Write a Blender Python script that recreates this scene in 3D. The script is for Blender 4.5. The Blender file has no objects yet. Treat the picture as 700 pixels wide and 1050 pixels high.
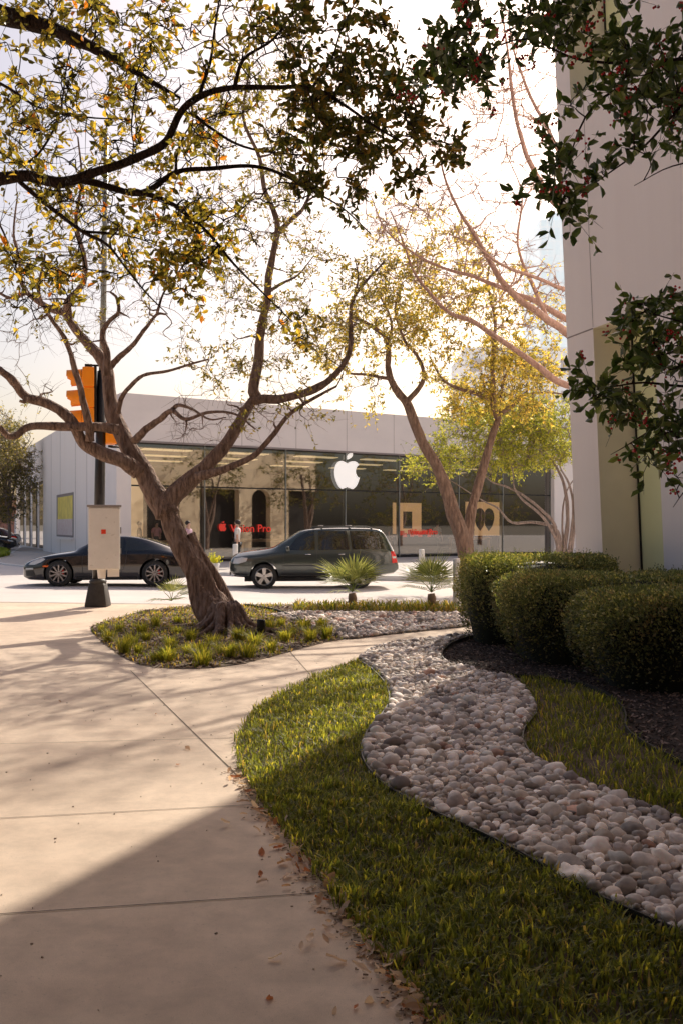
import bpy, bmesh, math, random
from mathutils import Vector, Matrix, noise
from mathutils.geometry import tessellate_polygon
R = random.Random(7)
rad = math.radians
sc = bpy.context.scene
COL = sc.collection
FPX, CX, HY, EYE = 1020.0, 350.0, 538.0, 1.6

# ---------------------------------------------------------------- geometry helpers
def P(px, py, Y):
    return Vector(((px-CX)/FPX*Y, Y, EYE-(py-HY)/FPX*Y))
def G(px, py, z=0.0):
    Y = (EYE-z)*FPX/(py-HY)
    return Vector(((px-CX)/FPX*Y, Y, z))
def cat(pts, n=6):
    pts = [Vector(p) for p in pts]
    if len(pts) < 3: 
        return [pts[0].lerp(pts[-1], i/n) for i in range(n+1)]
    out = []
    for i in range(len(pts)-1):
        a = pts[i-1] if i else pts[0]*2-pts[1]
        b, c = pts[i], pts[i+1]
        d = pts[i+2] if i+2 < len(pts) else pts[-1]*2-pts[-2]
        for k in range(n):
            t = k/n
            out.append(.5*((2*b)+(c-a)*t+(2*a-5*b+4*c-d)*t*t+(3*b-a-3*c+d)*t**3))
    out.append(pts[-1]); return out
def interp(tab, x):
    if x <= tab[0][0]: return tab[0][1]
    for (a, b), (c, d) in zip(tab, tab[1:]):
        if x <= c:
            t = (x-a)/(c-a) if c > a else 0
            return b+(d-b)*t
    return tab[-1][1]
def smoothtab(tab, n=5):
    pts = cat([Vector((a, b, 0)) for a, b in tab], n)
    out = []
    for p in pts:
        if not out or p.x > out[-1][0]+1e-4: out.append((p.x, p.y))
    return out
def inside(p, poly):
    x, y = p[0], p[1]; c = False; j = len(poly)-1
    for i in range(len(poly)):
        a, b = poly[i], poly[j]
        if (a[1] > y) != (b[1] > y) and x < (b[0]-a[0])*(y-a[1])/(b[1]-a[1])+a[0]: c = not c
        j = i
    return c
def dist_poly(p, poly):
    m = 1e9; p = Vector((p[0], p[1])); n = len(poly)
    for i in range(n):
        a = Vector(poly[i][:2]); b = Vector(poly[(i+1) % n][:2]); ab = b-a
        L = ab.length_squared
        t = max(0, min(1, (p-a).dot(ab)/L)) if L else 0
        m = min(m, (p-a-ab*t).length)
    return m

class MB:
    def __init__(s): s.v = []; s.f = []; s.c = []; s.mi = []; s.cur = 0; s.col = (1, 1, 1)
    def add(s, vs, fs, col=None):
        o = len(s.v); s.v += [tuple(v) for v in vs]; s.f += [tuple(i+o for i in f) for f in fs]
        s.c += [col or s.col]*len(vs); s.mi += [s.cur]*len(fs); return s
    def box(s, c, d, M=None, col=None):
        x, y, z = d[0]/2, d[1]/2, d[2]/2
        vs = [Vector((a*x, b*y, e*z)) for a in (-1, 1) for b in (-1, 1) for e in (-1, 1)]
        c = Vector(c)
        vs = [((M @ v) if M else v)+c for v in vs]
        return s.add(vs, [(0, 1, 3, 2), (4, 6, 7, 5), (0, 4, 5, 1), (2, 3, 7, 6), (0, 2, 6, 4), (1, 5, 7, 3)], col)
    def box2(s, a, b, col=None):
        return s.box([(a[i]+b[i])/2 for i in range(3)], [abs(b[i]-a[i]) for i in range(3)], None, col)
    def cyl(s, a, b, r0, r1=None, n=12, cap=True, col=None):
        return s.tube([a, b], [r0, r0 if r1 is None else r1], n, cap, col)
    def tube(s, pts, rs, n=8, cap=True, col=None, jit=0.0):
        pts = [Vector(p) for p in pts]; m = len(pts)
        vs = []; fs = []
        t0 = (pts[1]-pts[0]).normalized()
        up = Vector((0, 0, 1)) if abs(t0.z) < .9 else Vector((1, 0, 0))
        nx = t0.cross(up).normalized()
        for i, p in enumerate(pts):
            t = (pts[min(i+1, m-1)]-pts[max(i-1, 0)])
            if t.length < 1e-9: t = t0
            t.normalize(); nx = (nx-t*nx.dot(t))
            if nx.length < 1e-6: nx = t.orthogonal()
            nx.normalize(); ny = t.cross(nx)
            r = rs[i] if isinstance(rs, (list, tuple)) else rs
            for k in range(n):
                a = 2*math.pi*k/n; rr = r
                if jit:
                    q = p*(1.2/max(r*4, .05)); rr = r*(1+jit*.6*noise.noise(q*.25+Vector((math.cos(a), math.sin(a), 0))*1.3)+(jit*.28*noise.noise(Vector((math.cos(a)*4.5, math.sin(a)*4.5, p.z*1.6))) if n > 12 else 0))
                vs.append(p+nx*(math.cos(a)*rr)+ny*(math.sin(a)*rr))
        for i in range(m-1):
            for k in range(n):
                k2 = (k+1) % n
                fs.append((i*n+k, i*n+k2, (i+1)*n+k2, (i+1)*n+k))
        if cap:
            fs.append(tuple(range(n-1, -1, -1))); fs.append(tuple((m-1)*n+k for k in range(n)))
        return s.add(vs, fs, col)
    def prism(s, poly, ax0, ax1, origin, depth_vec, col=None):
        """poly 2d list in (ax0, ax1) frame; extruded by depth_vec."""
        o = Vector(origin); a0 = Vector(ax0); a1 = Vector(ax1); d = Vector(depth_vec); n = len(poly)
        vs = [o+a0*p[0]+a1*p[1] for p in poly]; vs += [v+d for v in vs]
        tris = tessellate_polygon([[Vector((p[0], p[1], 0)) for p in poly]])
        fs = [tuple(t) for t in tris]+[tuple(i+n for i in reversed(t)) for t in tris]
        fs += [(i, (i+1) % n, (i+1) % n+n, i+n) for i in range(n)]
        return s.add(vs, fs, col)
    def lathe(s, prof, c=(0, 0, 0), n=24, M=None, col=None):
        vs = []; fs = []; c = Vector(c)
        for r, z in prof:
            for k in range(n):
                a = 2*math.pi*k/n; v = Vector((r*math.cos(a), r*math.sin(a), z))
                vs.append((M @ v if M else v)+c)
        m = len(prof)
        for i in range(m-1):
            for k in range(n):
                k2 = (k+1) % n; fs.append((i*n+k, i*n+k2, (i+1)*n+k2, (i+1)*n+k))
        return s.add(vs, fs, col)
    def build(s, name, mat=None, parent=None, smooth=True, loc=None, fix=False, bevel=0, auto=None):
        me = bpy.data.meshes.new(name); me.from_pydata(s.v, [], s.f)
        ca = me.color_attributes.new('Col', 'FLOAT_COLOR', 'POINT')
        buf = []
        for c in s.c: buf += [c[0], c[1], c[2], 1]
        ca.data.foreach_set('color', buf)
        mats = mat if isinstance(mat, (list, tuple)) else [mat]
        for m in mats: me.materials.append(m)
        if len(mats) > 1: me.polygons.foreach_set('material_index', s.mi)
        if fix or bevel:
            bm = bmesh.new(); bm.from_mesh(me)
            bmesh.ops.remove_doubles(bm, verts=bm.verts, dist=1e-5)
            bmesh.ops.recalc_face_normals(bm, faces=bm.faces)
            if bevel:
                es = [e for e in bm.edges if len(e.link_faces) == 2 and e.calc_face_angle(0) > .6]
                bmesh.ops.bevel(bm, geom=es, offset=bevel, segments=2, affect='EDGES', profile=.5)
            bm.to_mesh(me); bm.free()
        if smooth:
            me.polygons.foreach_set('use_smooth', [True]*len(me.polygons))
            if auto is not None: me.set_sharp_from_angle(angle=rad(auto))
        o = bpy.data.objects.new(name, me); COL.objects.link(o)
        if parent: o.parent = parent
        if loc is not None: o.location = loc
        return o
def tag(o, label=None, cat_=None, group=None, kind=None):
    if label: o['label'] = label
    if cat_: o['category'] = cat_
    if group: o['group'] = group
    if kind: o['kind'] = kind
    return o
def thing(name, label, cat_, loc=(0, 0, 0), rz=0, group=None, scale=1):
    o = bpy.data.objects.new(name, None); COL.objects.link(o)
    o.location = loc; o.rotation_euler = (0, 0, rz); o.scale = (scale,)*3
    return tag(o, label, cat_, group)
def dup(o, parent=None):
    c = o.copy(); COL.objects.link(c); c.parent = parent
    for ch in list(o.children): dup(ch, c)
    return c
def struct(name, mb, m, **k):
    o = mb.build(name, m, None, **k); o['kind'] = 'structure'; return o

# ---------------------------------------------------------------- materials
def nodes(m): 
    m.use_nodes = True; return m.node_tree.nodes, m.node_tree.links
def mat(name, c, rough=.6, metal=0, var=0, vscale=5, c2=None, bump=0, bscale=40, attr=False, stretch=None,
        spec=.5, emit=None, estr=1, coat=0, detail=6, speck=0, speckscale=120, speckcol=(.05, .04, .035)):
    m = bpy.data.materials.new(name); N, L = nodes(m); b = N['Principled BSDF']
    b.inputs['Base Color'].default_value = (*c, 1); b.inputs['Roughness'].default_value = rough
    b.inputs['Metallic'].default_value = metal; b.inputs['Specular IOR Level'].default_value = spec
    b.inputs['Coat Weight'].default_value = coat; b.inputs['Coat Roughness'].default_value = .05
    tc = N.new('ShaderNodeTexCoord'); mp = N.new('ShaderNodeMapping'); L.new(tc.outputs['Object'], mp.inputs['Vector'])
    if stretch: mp.inputs['Scale'].default_value = stretch
    cur = None
    if var or c2:
        n = N.new('ShaderNodeTexNoise'); n.inputs['Scale'].default_value = vscale; n.inputs['Detail'].default_value = detail
        n.inputs['Roughness'].default_value = .65
        L.new(mp.outputs[0], n.inputs['Vector'])
        r = N.new('ShaderNodeValToRGB'); r.color_ramp.elements[0].position = .3; r.color_ramp.elements[1].position = .7
        a = c; d = c2 or tuple(min(1, x*(1+var)) for x in c)
        if not c2: a = tuple(x*(1-var) for x in c)
        r.color_ramp.elements[0].color = (*a, 1); r.color_ramp.elements[1].color = (*d, 1)
        L.new(n.outputs['Fac'], r.inputs['Fac']); cur = r.outputs['Color']
    if attr:
        at = N.new('ShaderNodeAttribute'); at.attribute_name = 'Col'
        if cur:
            mx = N.new('ShaderNodeMix'); mx.data_type = 'RGBA'; mx.blend_type = 'MULTIPLY'; mx.inputs[0].default_value = 1
            L.new(cur, mx.inputs[6]); L.new(at.outputs['Color'], mx.inputs[7]); cur = mx.outputs[2]
        else: cur = at.outputs['Color']
    if speck:
        n = N.new('ShaderNodeTexNoise'); n.inputs['Scale'].default_value = speckscale; n.inputs['Detail'].default_value = 2
        L.new(mp.outputs[0], n.inputs['Vector'])
        r = N.new('ShaderNodeValToRGB'); r.color_ramp.elements[0].position = .66; r.color_ramp.elements[1].position = .72
        r.color_ramp.elements[0].color = (0, 0, 0, 1); r.color_ramp.elements[1].color = (speck, speck, speck, 1)
        L.new(n.outputs['Fac'], r.inputs['Fac'])
        mx = N.new('ShaderNodeMix'); mx.data_type = 'RGBA'; L.new(r.outputs['Color'], mx.inputs[0])
        if cur: L.new(cur, mx.inputs[6])
        else: mx.inputs[6].default_value = (*c, 1)
        mx.inputs[7].default_value = (*speckcol, 1); cur = mx.outputs[2]
    if cur: L.new(cur, b.inputs['Base Color'])
    if bump:
        n = N.new('ShaderNodeTexNoise'); n.inputs['Scale'].default_value = bscale; n.inputs['Detail'].default_value = 5
        L.new(mp.outputs[0], n.inputs['Vector'])
        bp = N.new('ShaderNodeBump'); bp.inputs['Strength'].default_value = bump; bp.inputs['Distance'].default_value = .02
        L.new(n.outputs['Fac'], bp.inputs['Height']); L.new(bp.outputs[0], b.inputs['Normal'])
    if emit:
        b.inputs['Emission Color'].default_value = (*emit, 1); b.inputs['Emission Strength'].default_value = estr
    return m
def leafmat(name, trans=.45, rough=.45, spec=.4, tint=(1.25, 1.1, .5)):
    m = bpy.data.materials.new(name); N, L = nodes(m); b = N['Principled BSDF']
    at = N.new('ShaderNodeAttribute'); at.attribute_name = 'Col'
    L.new(at.outputs['Color'], b.inputs['Base Color']); b.inputs['Roughness'].default_value = rough
    b.inputs['Specular IOR Level'].default_value = spec
    tr = N.new('ShaderNodeBsdfTranslucent')
    mx = N.new('ShaderNodeMix'); mx.data_type = 'RGBA'; mx.blend_type = 'MULTIPLY'; mx.inputs[0].default_value = 1
    L.new(at.outputs['Color'], mx.inputs[6]); mx.inputs[7].default_value = (*[t*2.4 for t in tint], 1)
    L.new(mx.outputs[2], tr.inputs['Color'])
    ms = N.new('ShaderNodeMixShader'); ms.inputs[0].default_value = trans
    L.new(b.outputs[0], ms.inputs[1]); L.new(tr.outputs[0], ms.inputs[2])
    L.new(ms.outputs[0], N['Material Output'].inputs['Surface']); return m
def barkmat(name, a, b_, bs=18, strength=.7):
    m = mat(name, a, .85, c2=b_, vscale=16, detail=10, stretch=(1, 1, .3), spec=.2)
    N, L = m.node_tree.nodes, m.node_tree.links
    tc = N.new('ShaderNodeTexCoord'); mp = N.new('ShaderNodeMapping'); mp.inputs['Scale'].default_value = (1, 1, .22)
    L.new(tc.outputs['Object'], mp.inputs[0])
    v = N.new('ShaderNodeTexVoronoi'); v.inputs['Scale'].default_value = bs
    n = N.new('ShaderNodeTexNoise'); n.inputs['Scale'].default_value = bs*2; n.inputs['Detail'].default_value = 6
    L.new(mp.outputs[0], v.inputs['Vector']); L.new(mp.outputs[0], n.inputs['Vector'])
    ad = N.new('ShaderNodeMath'); ad.operation = 'ADD'; L.new(v.outputs['Distance'], ad.inputs[0]); L.new(n.outputs['Fac'], ad.inputs[1])
    bp = N.new('ShaderNodeBump'); bp.inputs['Strength'].default_value = min(1, strength*1.4); bp.inputs['Distance'].default_value = .06
    L.new(ad.outputs[0], bp.inputs['Height']); L.new(bp.outputs[0], N['Principled BSDF'].inputs['Normal'])
    return m
M = {}
M['conc'] = mat('sidewalk_concrete', (.66, .51, .39), .8, c2=(.86, .685, .53), vscale=.9, bump=.12, bscale=220, speck=.35, speckscale=70, speckcol=(.3, .23, .18), spec=.3, detail=9)
def grain(m):
    N, L = m.node_tree.nodes, m.node_tree.links; b = N['Principled BSDF']; src = b.inputs['Base Color'].links[0].from_socket; cur = src
    tc = N.new('ShaderNodeTexCoord')
    for sc_, lo, hi, p0, p1, det in ((260, .84, 1.08, .35, .65, 3), (5.5, .86, 1.04, .35, .6, 9), (.35, .90, 1.05, .4, .6, 4)):
        n = N.new('ShaderNodeTexNoise'); n.inputs['Scale'].default_value = sc_; n.inputs['Detail'].default_value = det; n.inputs['Roughness'].default_value = .7; L.new(tc.outputs['Object'], n.inputs['Vector'])
        r = N.new('ShaderNodeMapRange'); r.inputs[1].default_value = p0; r.inputs[2].default_value = p1; r.inputs[3].default_value = lo; r.inputs[4].default_value = hi; L.new(n.outputs['Fac'], r.inputs[0])
        v = N.new('ShaderNodeVectorMath'); v.operation = 'SCALE'; L.new(cur, v.inputs[0]); L.new(r.outputs[0], v.inputs['Scale']); cur = v.outputs[0]
    L.new(cur, b.inputs['Base Color'])
grain(M['conc'])
M['joint'] = mat('joint_gap', (.12, .09, .07), .95)
M['road'] = mat('road_concrete', (.62, .56, .53), .85, c2=(.74, .67, .63), vscale=.6, bump=.15, bscale=50, spec=.2)
M['asph'] = mat('asphalt', (.12, .11, .105), .9, var=.2, vscale=2)
M['kerb'] = mat('kerb_concrete', (.56, .51, .47), .85, var=.1, vscale=6)
M['ground'] = mat('dry_ground', (.2, .17, .13), .95, var=.2, vscale=.3)
M['soil'] = mat('soil', (.09, .06, .042), .95, c2=(.22, .155, .11), vscale=14, bump=.8, bscale=60)
M['mulch'] = mat('mulch', (.035, .024, .02), .95, c2=(.10, .07, .055), vscale=55, bump=1, bscale=80)
M['mulchchip'] = mat('mulch_chip', (1, 1, 1), .9, attr=True)
M['stone'] = mat('river_stone', (1.65, 1.66, 1.62), .75, c2=(2.25, 2.24, 2.18), vscale=22, attr=True, bump=.12, bscale=60, spec=.3)
M['grass'] = leafmat('grass_blades', .55, .5, .35, (1.5, 1.28, .42))
M['leaf_gold'] = leafmat('golden_leaves', .5, .45, .4, (1.25, 1.05, .45))
M['leaf_holly'] = leafmat('holly_leaves', .25, .3, .6, (.9, 1.1, .4))
M['leaf_hedge'] = leafmat('hedge_leaves', .15, .38, .6, (1.1, 1.1, .4))
M['leaf_far'] = leafmat('far_leaves', .5, .6, .2, (1.25, 1.1, .5))
M['dryleaf'] = leafmat('dry_leaves', .2, .7, .2, (1.1, .9, .6))
M['bark2'] = barkmat('warm_bark', (.14, .09, .07), (.36, .25, .19), 14)
M['bark'] = barkmat('tree_bark', (.13, .08, .06), (.46, .33, .27))
M['bark_dark'] = barkmat('dark_bark', (.035, .022, .018), (.09, .055, .045), 40)
M['bark_pink'] = barkmat('flare_pink_bark', (.38, .23, .18), (.56, .38, .31), 12, .3)  # pinker tone paints in the haze and flare around the bare tree
M['bark_grey'] = barkmat('grey_bark', (.24, .19, .17), (.42, .34, .31), 25)
M['wall_pink'] = mat('pale_pink_concrete', (.92, .84, .82), .85, c2=(.95, .88, .86), vscale=.8, stretch=(2.5, 2.5, .12), bump=.08, bscale=30, spec=.2)
M['reveal'] = mat('warm_reveal', (.95, .88, .76), .8, var=.06, vscale=1)
M['glass_green'] = mat('pale_green_glass', (.92, .95, .58), .3, var=.06, vscale=.4, spec=.5)  # pale base colour stands in for bright sky reflected in the pane

M['store_wall'] = mat('grey_limestone_panels', (.80, .745, .73), .75, c2=(.87, .81, .79), vscale=.5, stretch=(1, 1, 2), spec=.2)
M['white_wall'] = mat('white_render', (.92, .85, .81), .8, c2=(.95, .89, .86), vscale=.4, stretch=(2, 2, .3), spec=.2)
M['seam'] = mat('panel_seam', (.30, .26, .25), .9)
M['black_metal'] = mat('black_metal', (.02, .018, .018), .4, metal=.3, var=.2, vscale=20)
M['edge_metal'] = mat('edging_metal', (.02, .017, .015), .6)
M['pole'] = mat('dark_pole_paint', (.025, .022, .021), .35, var=.3, vscale=8)
M['base_grey'] = mat('weathered_black_paint', (.045, .04, .037), .55, var=.3, vscale=12, bump=.2)
M['orange'] = mat('glowing_signal_orange', (1.0, .27, .012), .42, var=.08, vscale=8, emit=(1, .32, .01), estr=.12)  # faint glow stands in for backlight through the housing
M['cabinet'] = mat('cabinet_paint', (.80, .765, .72), .55, c2=(.88, .845, .80), vscale=4, speck=.3, speckscale=14, speckcol=(.42, .38, .33))
M['red'] = mat('red_sticker', (.85, .06, .02), .5)
M['white'] = mat('white_paint', (.78, .76, .74), .5, var=.04, vscale=10)
M['tyre'] = mat('tyre_rubber', (.02, .02, .02), .75, var=.1, vscale=30)
M['rim'] = mat('alloy_rim', (.62, .60, .58), .3, metal=.8, var=.05, vscale=10)
M['rim_dark'] = mat('dark_alloy_rim', (.25, .23, .22), .3, metal=.8)
M['rim_mid'] = mat('mid_alloy_rim', (.28, .26, .26), .3, metal=.8); M['red_brake'] = mat('red_caliper', (.6, .03, .02), .4)
M['carblack'] = mat('black_car_paint', (.010, .008, .010), .12, metal=.1, coat=1, var=.05, vscale=3)
M['cargreen'] = mat('grey_green_car_paint', (.085, .10, .094), .2, metal=.5, coat=1, var=.05, vscale=3)
M['carred'] = mat('dark_red_car_paint', (.10, .03, .025), .25, metal=.3, coat=1)
M['cartrim'] = mat('black_car_trim', (.025, .025, .026), .6)
M['carglass'] = mat('car_glass', (.02, .022, .021), .03, spec=1)
M['carglass_light'] = mat('windscreen_glass', (.30, .36, .36), .05, spec=1)
M['chrome'] = mat('chrome', (.8, .8, .8), .12, metal=1)
M['headlamp'] = mat('headlamp_lens', (.55, .57, .60), .1, spec=.9, coat=1)
M['taillamp'] = mat('tail_lamp_lens', (.6, .02, .015), .2, spec=.8, emit=(.8, .02, .01), estr=.15)
M['amber'] = mat('amber_lens', (.85, .16, .03), .25)
M['tan'] = mat('glowing_tan', (.62, .44, .27), .8, var=.05, vscale=1, emit=(.9, .6, .32), estr=.28)  # self-glow put into the tan, no lamp here
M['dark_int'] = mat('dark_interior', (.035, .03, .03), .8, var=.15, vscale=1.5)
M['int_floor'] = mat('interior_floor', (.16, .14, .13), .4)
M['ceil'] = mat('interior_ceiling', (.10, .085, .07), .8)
M['ceil_light'] = mat('ceiling_light_panel', (.9, .8, .6), .5, emit=(1, .70, .36), estr=.62)
M['display'] = mat('display_panel', (.75, .5, .28), .6, emit=(1, .55, .25), estr=.42)
M['logo'] = mat('lit_white_logo', (.9, .88, .85), .4, emit=(1, .95, .9), estr=.5)
M['redtext'] = mat('red_neon_letters', (.9, .05, .03), .4, emit=(1, .05, .03), estr=.16)
M['redgoods'] = mat('red_banner', (.7, .06, .03), .5, emit=(1, .08, .03), estr=.3)  # self-glow put into the red of goods and shirt
M['wood'] = mat('table_wood', (.45, .28, .17), .5, c2=(.55, .36, .22), vscale=3, stretch=(1, 8, 1))
M['fin'] = mat('glass_fin', (.30, .33, .32), .15, spec=.8)
M['brick'] = mat('red_brick_wall', (.42, .19, .13), .85, c2=(.5, .25, .18), vscale=3)
M['hazy'] = mat('hazy_pale_wall', (.88, .84, .80), .9, var=.03, vscale=.3, emit=(1, .95, .9), estr=.32)  # glow paints haze over the distant block
M['brickdark'] = mat('dark_brown_brick', (.10, .07, .055), .9, c2=(.15, .10, .08), vscale=2)
M['tower'] = None
M['skin'] = mat('skin', (.55, .33, .25), .6); M['pinkcloth'] = mat('pink_cloth', (.75, .36, .42), .8)
M['lilaccloth'] = mat('lilac_cloth', (.62, .42, .52), .8); M['darkcloth'] = mat('dark_cloth', (.03, .03, .035), .8)
M['whitecloth'] = mat('white_cloth', (.65, .62, .6), .8); M['hair'] = mat('dark_hair', (.025, .015, .012), .6)
M['berry'] = mat('red_berries', (.55, .02, .02), .3, spec=.6)
M['palm'] = leafmat('palm_leaves', .35, .4, .4, (1.2, 1.15, .5))
M['arcade'] = mat('tan_arcade_stone', (.95, .76, .54), .85, var=.05, vscale=.6)
M['ylw'] = mat('yellow_reflection', (.80, .66, .12), .5, var=.2, vscale=2); M['pnk'] = mat('pink_reflection', (.62, .45, .46), .5, c2=(.75, .7, .7), vscale=5)
# storefront glass: part mirror, part clear
def glassmat(name, refl, tint):
    m = bpy.data.materials.new(name); N, L = nodes(m); N.remove(N['Principled BSDF'])
    g = N.new('ShaderNodeBsdfGlossy'); g.inputs['Roughness'].default_value = .02; g.inputs['Color'].default_value = (.95, .93, .9, 1)
    t = N.new('ShaderNodeBsdfTransparent'); t.inputs['Color'].default_value = (*tint, 1)
    fr = N.new('ShaderNodeFresnel'); fr.inputs['IOR'].default_value = 1.5
    ad = N.new('ShaderNodeMath'); ad.operation = 'ADD'; ad.inputs[1].default_value = refl; ad.use_clamp = True
    L.new(fr.outputs[0], ad.inputs[0])
    mx = N.new('ShaderNodeMixShader'); L.new(ad.outputs[0], mx.inputs[0]); L.new(t.outputs[0], mx.inputs[1]); L.new(g.outputs[0], mx.inputs[2])
    L.new(mx.outputs[0], N['Material Output'].inputs['Surface']); return m
M['storeglass'] = glassmat('storefront_glass', .22, (.78, .80, .78))
# tower curtain wall
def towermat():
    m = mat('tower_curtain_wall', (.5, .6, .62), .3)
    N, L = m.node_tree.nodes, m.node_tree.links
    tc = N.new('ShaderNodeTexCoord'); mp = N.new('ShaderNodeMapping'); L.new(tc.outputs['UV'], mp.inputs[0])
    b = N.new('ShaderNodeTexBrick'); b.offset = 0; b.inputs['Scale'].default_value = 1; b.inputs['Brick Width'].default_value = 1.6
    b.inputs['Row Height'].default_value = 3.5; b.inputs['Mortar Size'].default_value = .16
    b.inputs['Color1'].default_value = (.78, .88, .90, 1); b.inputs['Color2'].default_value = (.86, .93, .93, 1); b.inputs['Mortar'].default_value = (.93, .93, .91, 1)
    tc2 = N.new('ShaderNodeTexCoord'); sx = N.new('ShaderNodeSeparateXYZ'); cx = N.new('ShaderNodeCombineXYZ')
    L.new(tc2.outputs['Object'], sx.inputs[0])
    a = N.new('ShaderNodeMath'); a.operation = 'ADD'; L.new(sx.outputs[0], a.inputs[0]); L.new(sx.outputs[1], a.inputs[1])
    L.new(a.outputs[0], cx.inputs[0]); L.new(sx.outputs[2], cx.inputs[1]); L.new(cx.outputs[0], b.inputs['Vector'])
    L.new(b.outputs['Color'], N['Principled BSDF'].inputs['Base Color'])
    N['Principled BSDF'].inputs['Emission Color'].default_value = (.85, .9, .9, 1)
    L.new(b.outputs['Color'], N['Principled BSDF'].inputs['Emission Color']); N['Principled BSDF'].inputs['Emission Strength'].default_value = .55  # glow paints distance haze over the tower
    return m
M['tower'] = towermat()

# ---------------------------------------------------------------- camera, light
SUN_EL, SUN_AZ = rad(36), rad(22)          # azimuth to the right of the view axis
cam = bpy.data.cameras.new('camera'); co = bpy.data.objects.new('camera', cam); COL.objects.link(co)
co.location = (0, 0, EYE); co.rotation_euler = (rad(90), 0, 0)
cam.sensor_fit = 'HORIZONTAL'; cam.sensor_width = 24; cam.lens = 24*FPX/700; cam.shift_y = (HY-525)/700; cam.clip_end = 3000; cam.clip_start = .05
sc.camera = co
w = bpy.data.worlds.new('World'); sc.world = w; w.use_nodes = True
N, L = w.node_tree.nodes, w.node_tree.links
sky = N.new('ShaderNodeTexSky'); sky.sky_type = 'NISHITA'; sky.sun_disc = False; sky.sun_elevation = SUN_EL; sky.sun_rotation = SUN_AZ
sky.dust_density = 3.6; sky.air_density = 1.0; sky.ozone_density = .6
mx = N.new('ShaderNodeMix'); mx.data_type = 'RGBA'; mx.blend_type = 'MULTIPLY'; mx.inputs[0].default_value = 1
L.new(sky.outputs[0], mx.inputs[6]); mx.inputs[7].default_value = (1.09, 1.0, .97, 1)
L.new(mx.outputs[2], N['Background'].inputs['Color']); N['Background'].inputs['Strength'].default_value = .128
sd = bpy.data.lights.new('sun', 'SUN'); sd.energy = 5.0; sd.angle = rad(.6); sd.color = (1, .91, .77)
so = bpy.data.objects.new('sun', sd); COL.objects.link(so)
S = Vector((math.sin(SUN_AZ)*math.cos(SUN_EL), math.cos(SUN_AZ)*math.cos(SUN_EL), math.sin(SUN_EL)))
so.rotation_euler = S.to_track_quat('Z', 'Y').to_euler()
sc.view_settings.view_transform = 'Standard'; sc.view_settings.look = 'None'; sc.view_settings.exposure = 0
sc.cycles.max_bounces = 8; sc.cycles.transparent_max_bounces = 12; sc.cycles.use_denoising = True

# ---------------------------------------------------------------- ground
def sheet(name, pts, z, m, kind='structure', zf=None):
    pts = [Vector((p[0], p[1], 0)) for p in pts]
    tris = tessellate_polygon([pts]); mb = MB()
    mb.add([(p.x, p.y, z if zf is None else zf(p)) for p in pts], [tuple(t) for t in tris])
    o = mb.build(name, m, None, smooth=False, fix=True)
    me = o.data
    if me.polygons and me.polygons[0].normal.z < 0: me.flip_normals()
    o['kind'] = kind; return o
def zroad(x): 
    t = max(0, min(1, (-x-1)/6)); t = t*t*(3-2*t); return -.15+.10*t
g = MB(); g.add([(-1500, -300, -.32), (1500, -300, -.32), (1500, 2500, -.32), (-1500, 2500, -.32)], [(0, 1, 2, 3)])
struct('ground', g, M['ground'], smooth=False)
g = MB(); vs = []; fs = []
xs = [-120, -60, -30]+[-20+i for i in range(0, 60, 1)]+[60, 120]; ys = [15, 30, 50, 70, 130, 240]
for y in ys:
    for x in xs: vs.append((x, y, zroad(x)))
n = len(xs)
for j in range(len(ys)-1):
    for i in range(n-1): fs.append((j*n+i, j*n+i+1, (j+1)*n+i+1, (j+1)*n+i))
g.add(vs, fs); struct('road', g, M['road'])
def slab(name, pts, m, top=0.0, bot=-.33):
    pts = [Vector((p[0], p[1], 0)) for p in pts]; n = len(pts)
    tris = tessellate_polygon([pts]); mb = MB()
    mb.add([(p.x, p.y, top) for p in pts]+[(p.x, p.y, bot) for p in pts], [tuple(t) for t in tris]+[(i, (i+1) % n, (i+1) % n+n, i+n) for i in range(n)])
    return struct(name, mb, m, smooth=False, fix=True)
near = [(-60, -30), (60, -30), (60, 21.5), (14, 21.0), (8, 20.3), (2, 19.9), (-2, 19.9), (-5, 20.2), (-8, 20.6), (-14, 21), (-60, 21)]
slab('sidewalk', near, M['conc'])
far = [(-15.6, 44.8), (-14.2, 41.5), (-11, 37.2), (-7.5, 34.8), (-4.2, 33.3), (2.2, 30.8), (8, 29.2), (30, 26.5), (90, 24), (90, 110), (-16, 110), (-24, 75), (-17.5, 52)]
slab('far_sidewalk', far, M['kerb'])
kb = MB()
def kerbline(mb, pts, wd=.16, top=.006, bot=-.34):
    pts = cat([Vector((p[0], p[1], 0)) for p in pts], 5)
    for a, b in zip(pts, pts[1:]):
        d = (b-a).normalized(); nrm = Vector((-d.y, d.x, 0))*wd/2; e = d*.0
        q = [a-nrm, a+nrm, b+nrm, b-nrm]
        mb.add([(v.x, v.y, bot) for v in q]+[(v.x, v.y, top) for v in q], [(4, 7, 6, 5), (0, 1, 5, 4), (1, 2, 6, 5), (2, 3, 7, 6), (3, 0, 4, 7)])
kerbline(kb, [(-60, 21.05), (-14, 21.05), (-8, 20.65), (-5, 20.25), (-2, 19.95), (2, 19.95), (8, 20.35), (14, 21.05), (60, 21.55)])
struct('kerb', kb, M['kerb'], smooth=False)
kb = MB(); kerbline(kb, [(-24.0, 75), (-17.5, 52), (-15.6, 44.8), (-14.2, 41.5), (-11, 37.2), (-7.5, 34.8), (-4.2, 33.3), (2.2, 30.8), (8, 29.2), (30, 26.5)])
struct('far_kerb', kb, M['white'], smooth=False)
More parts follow.
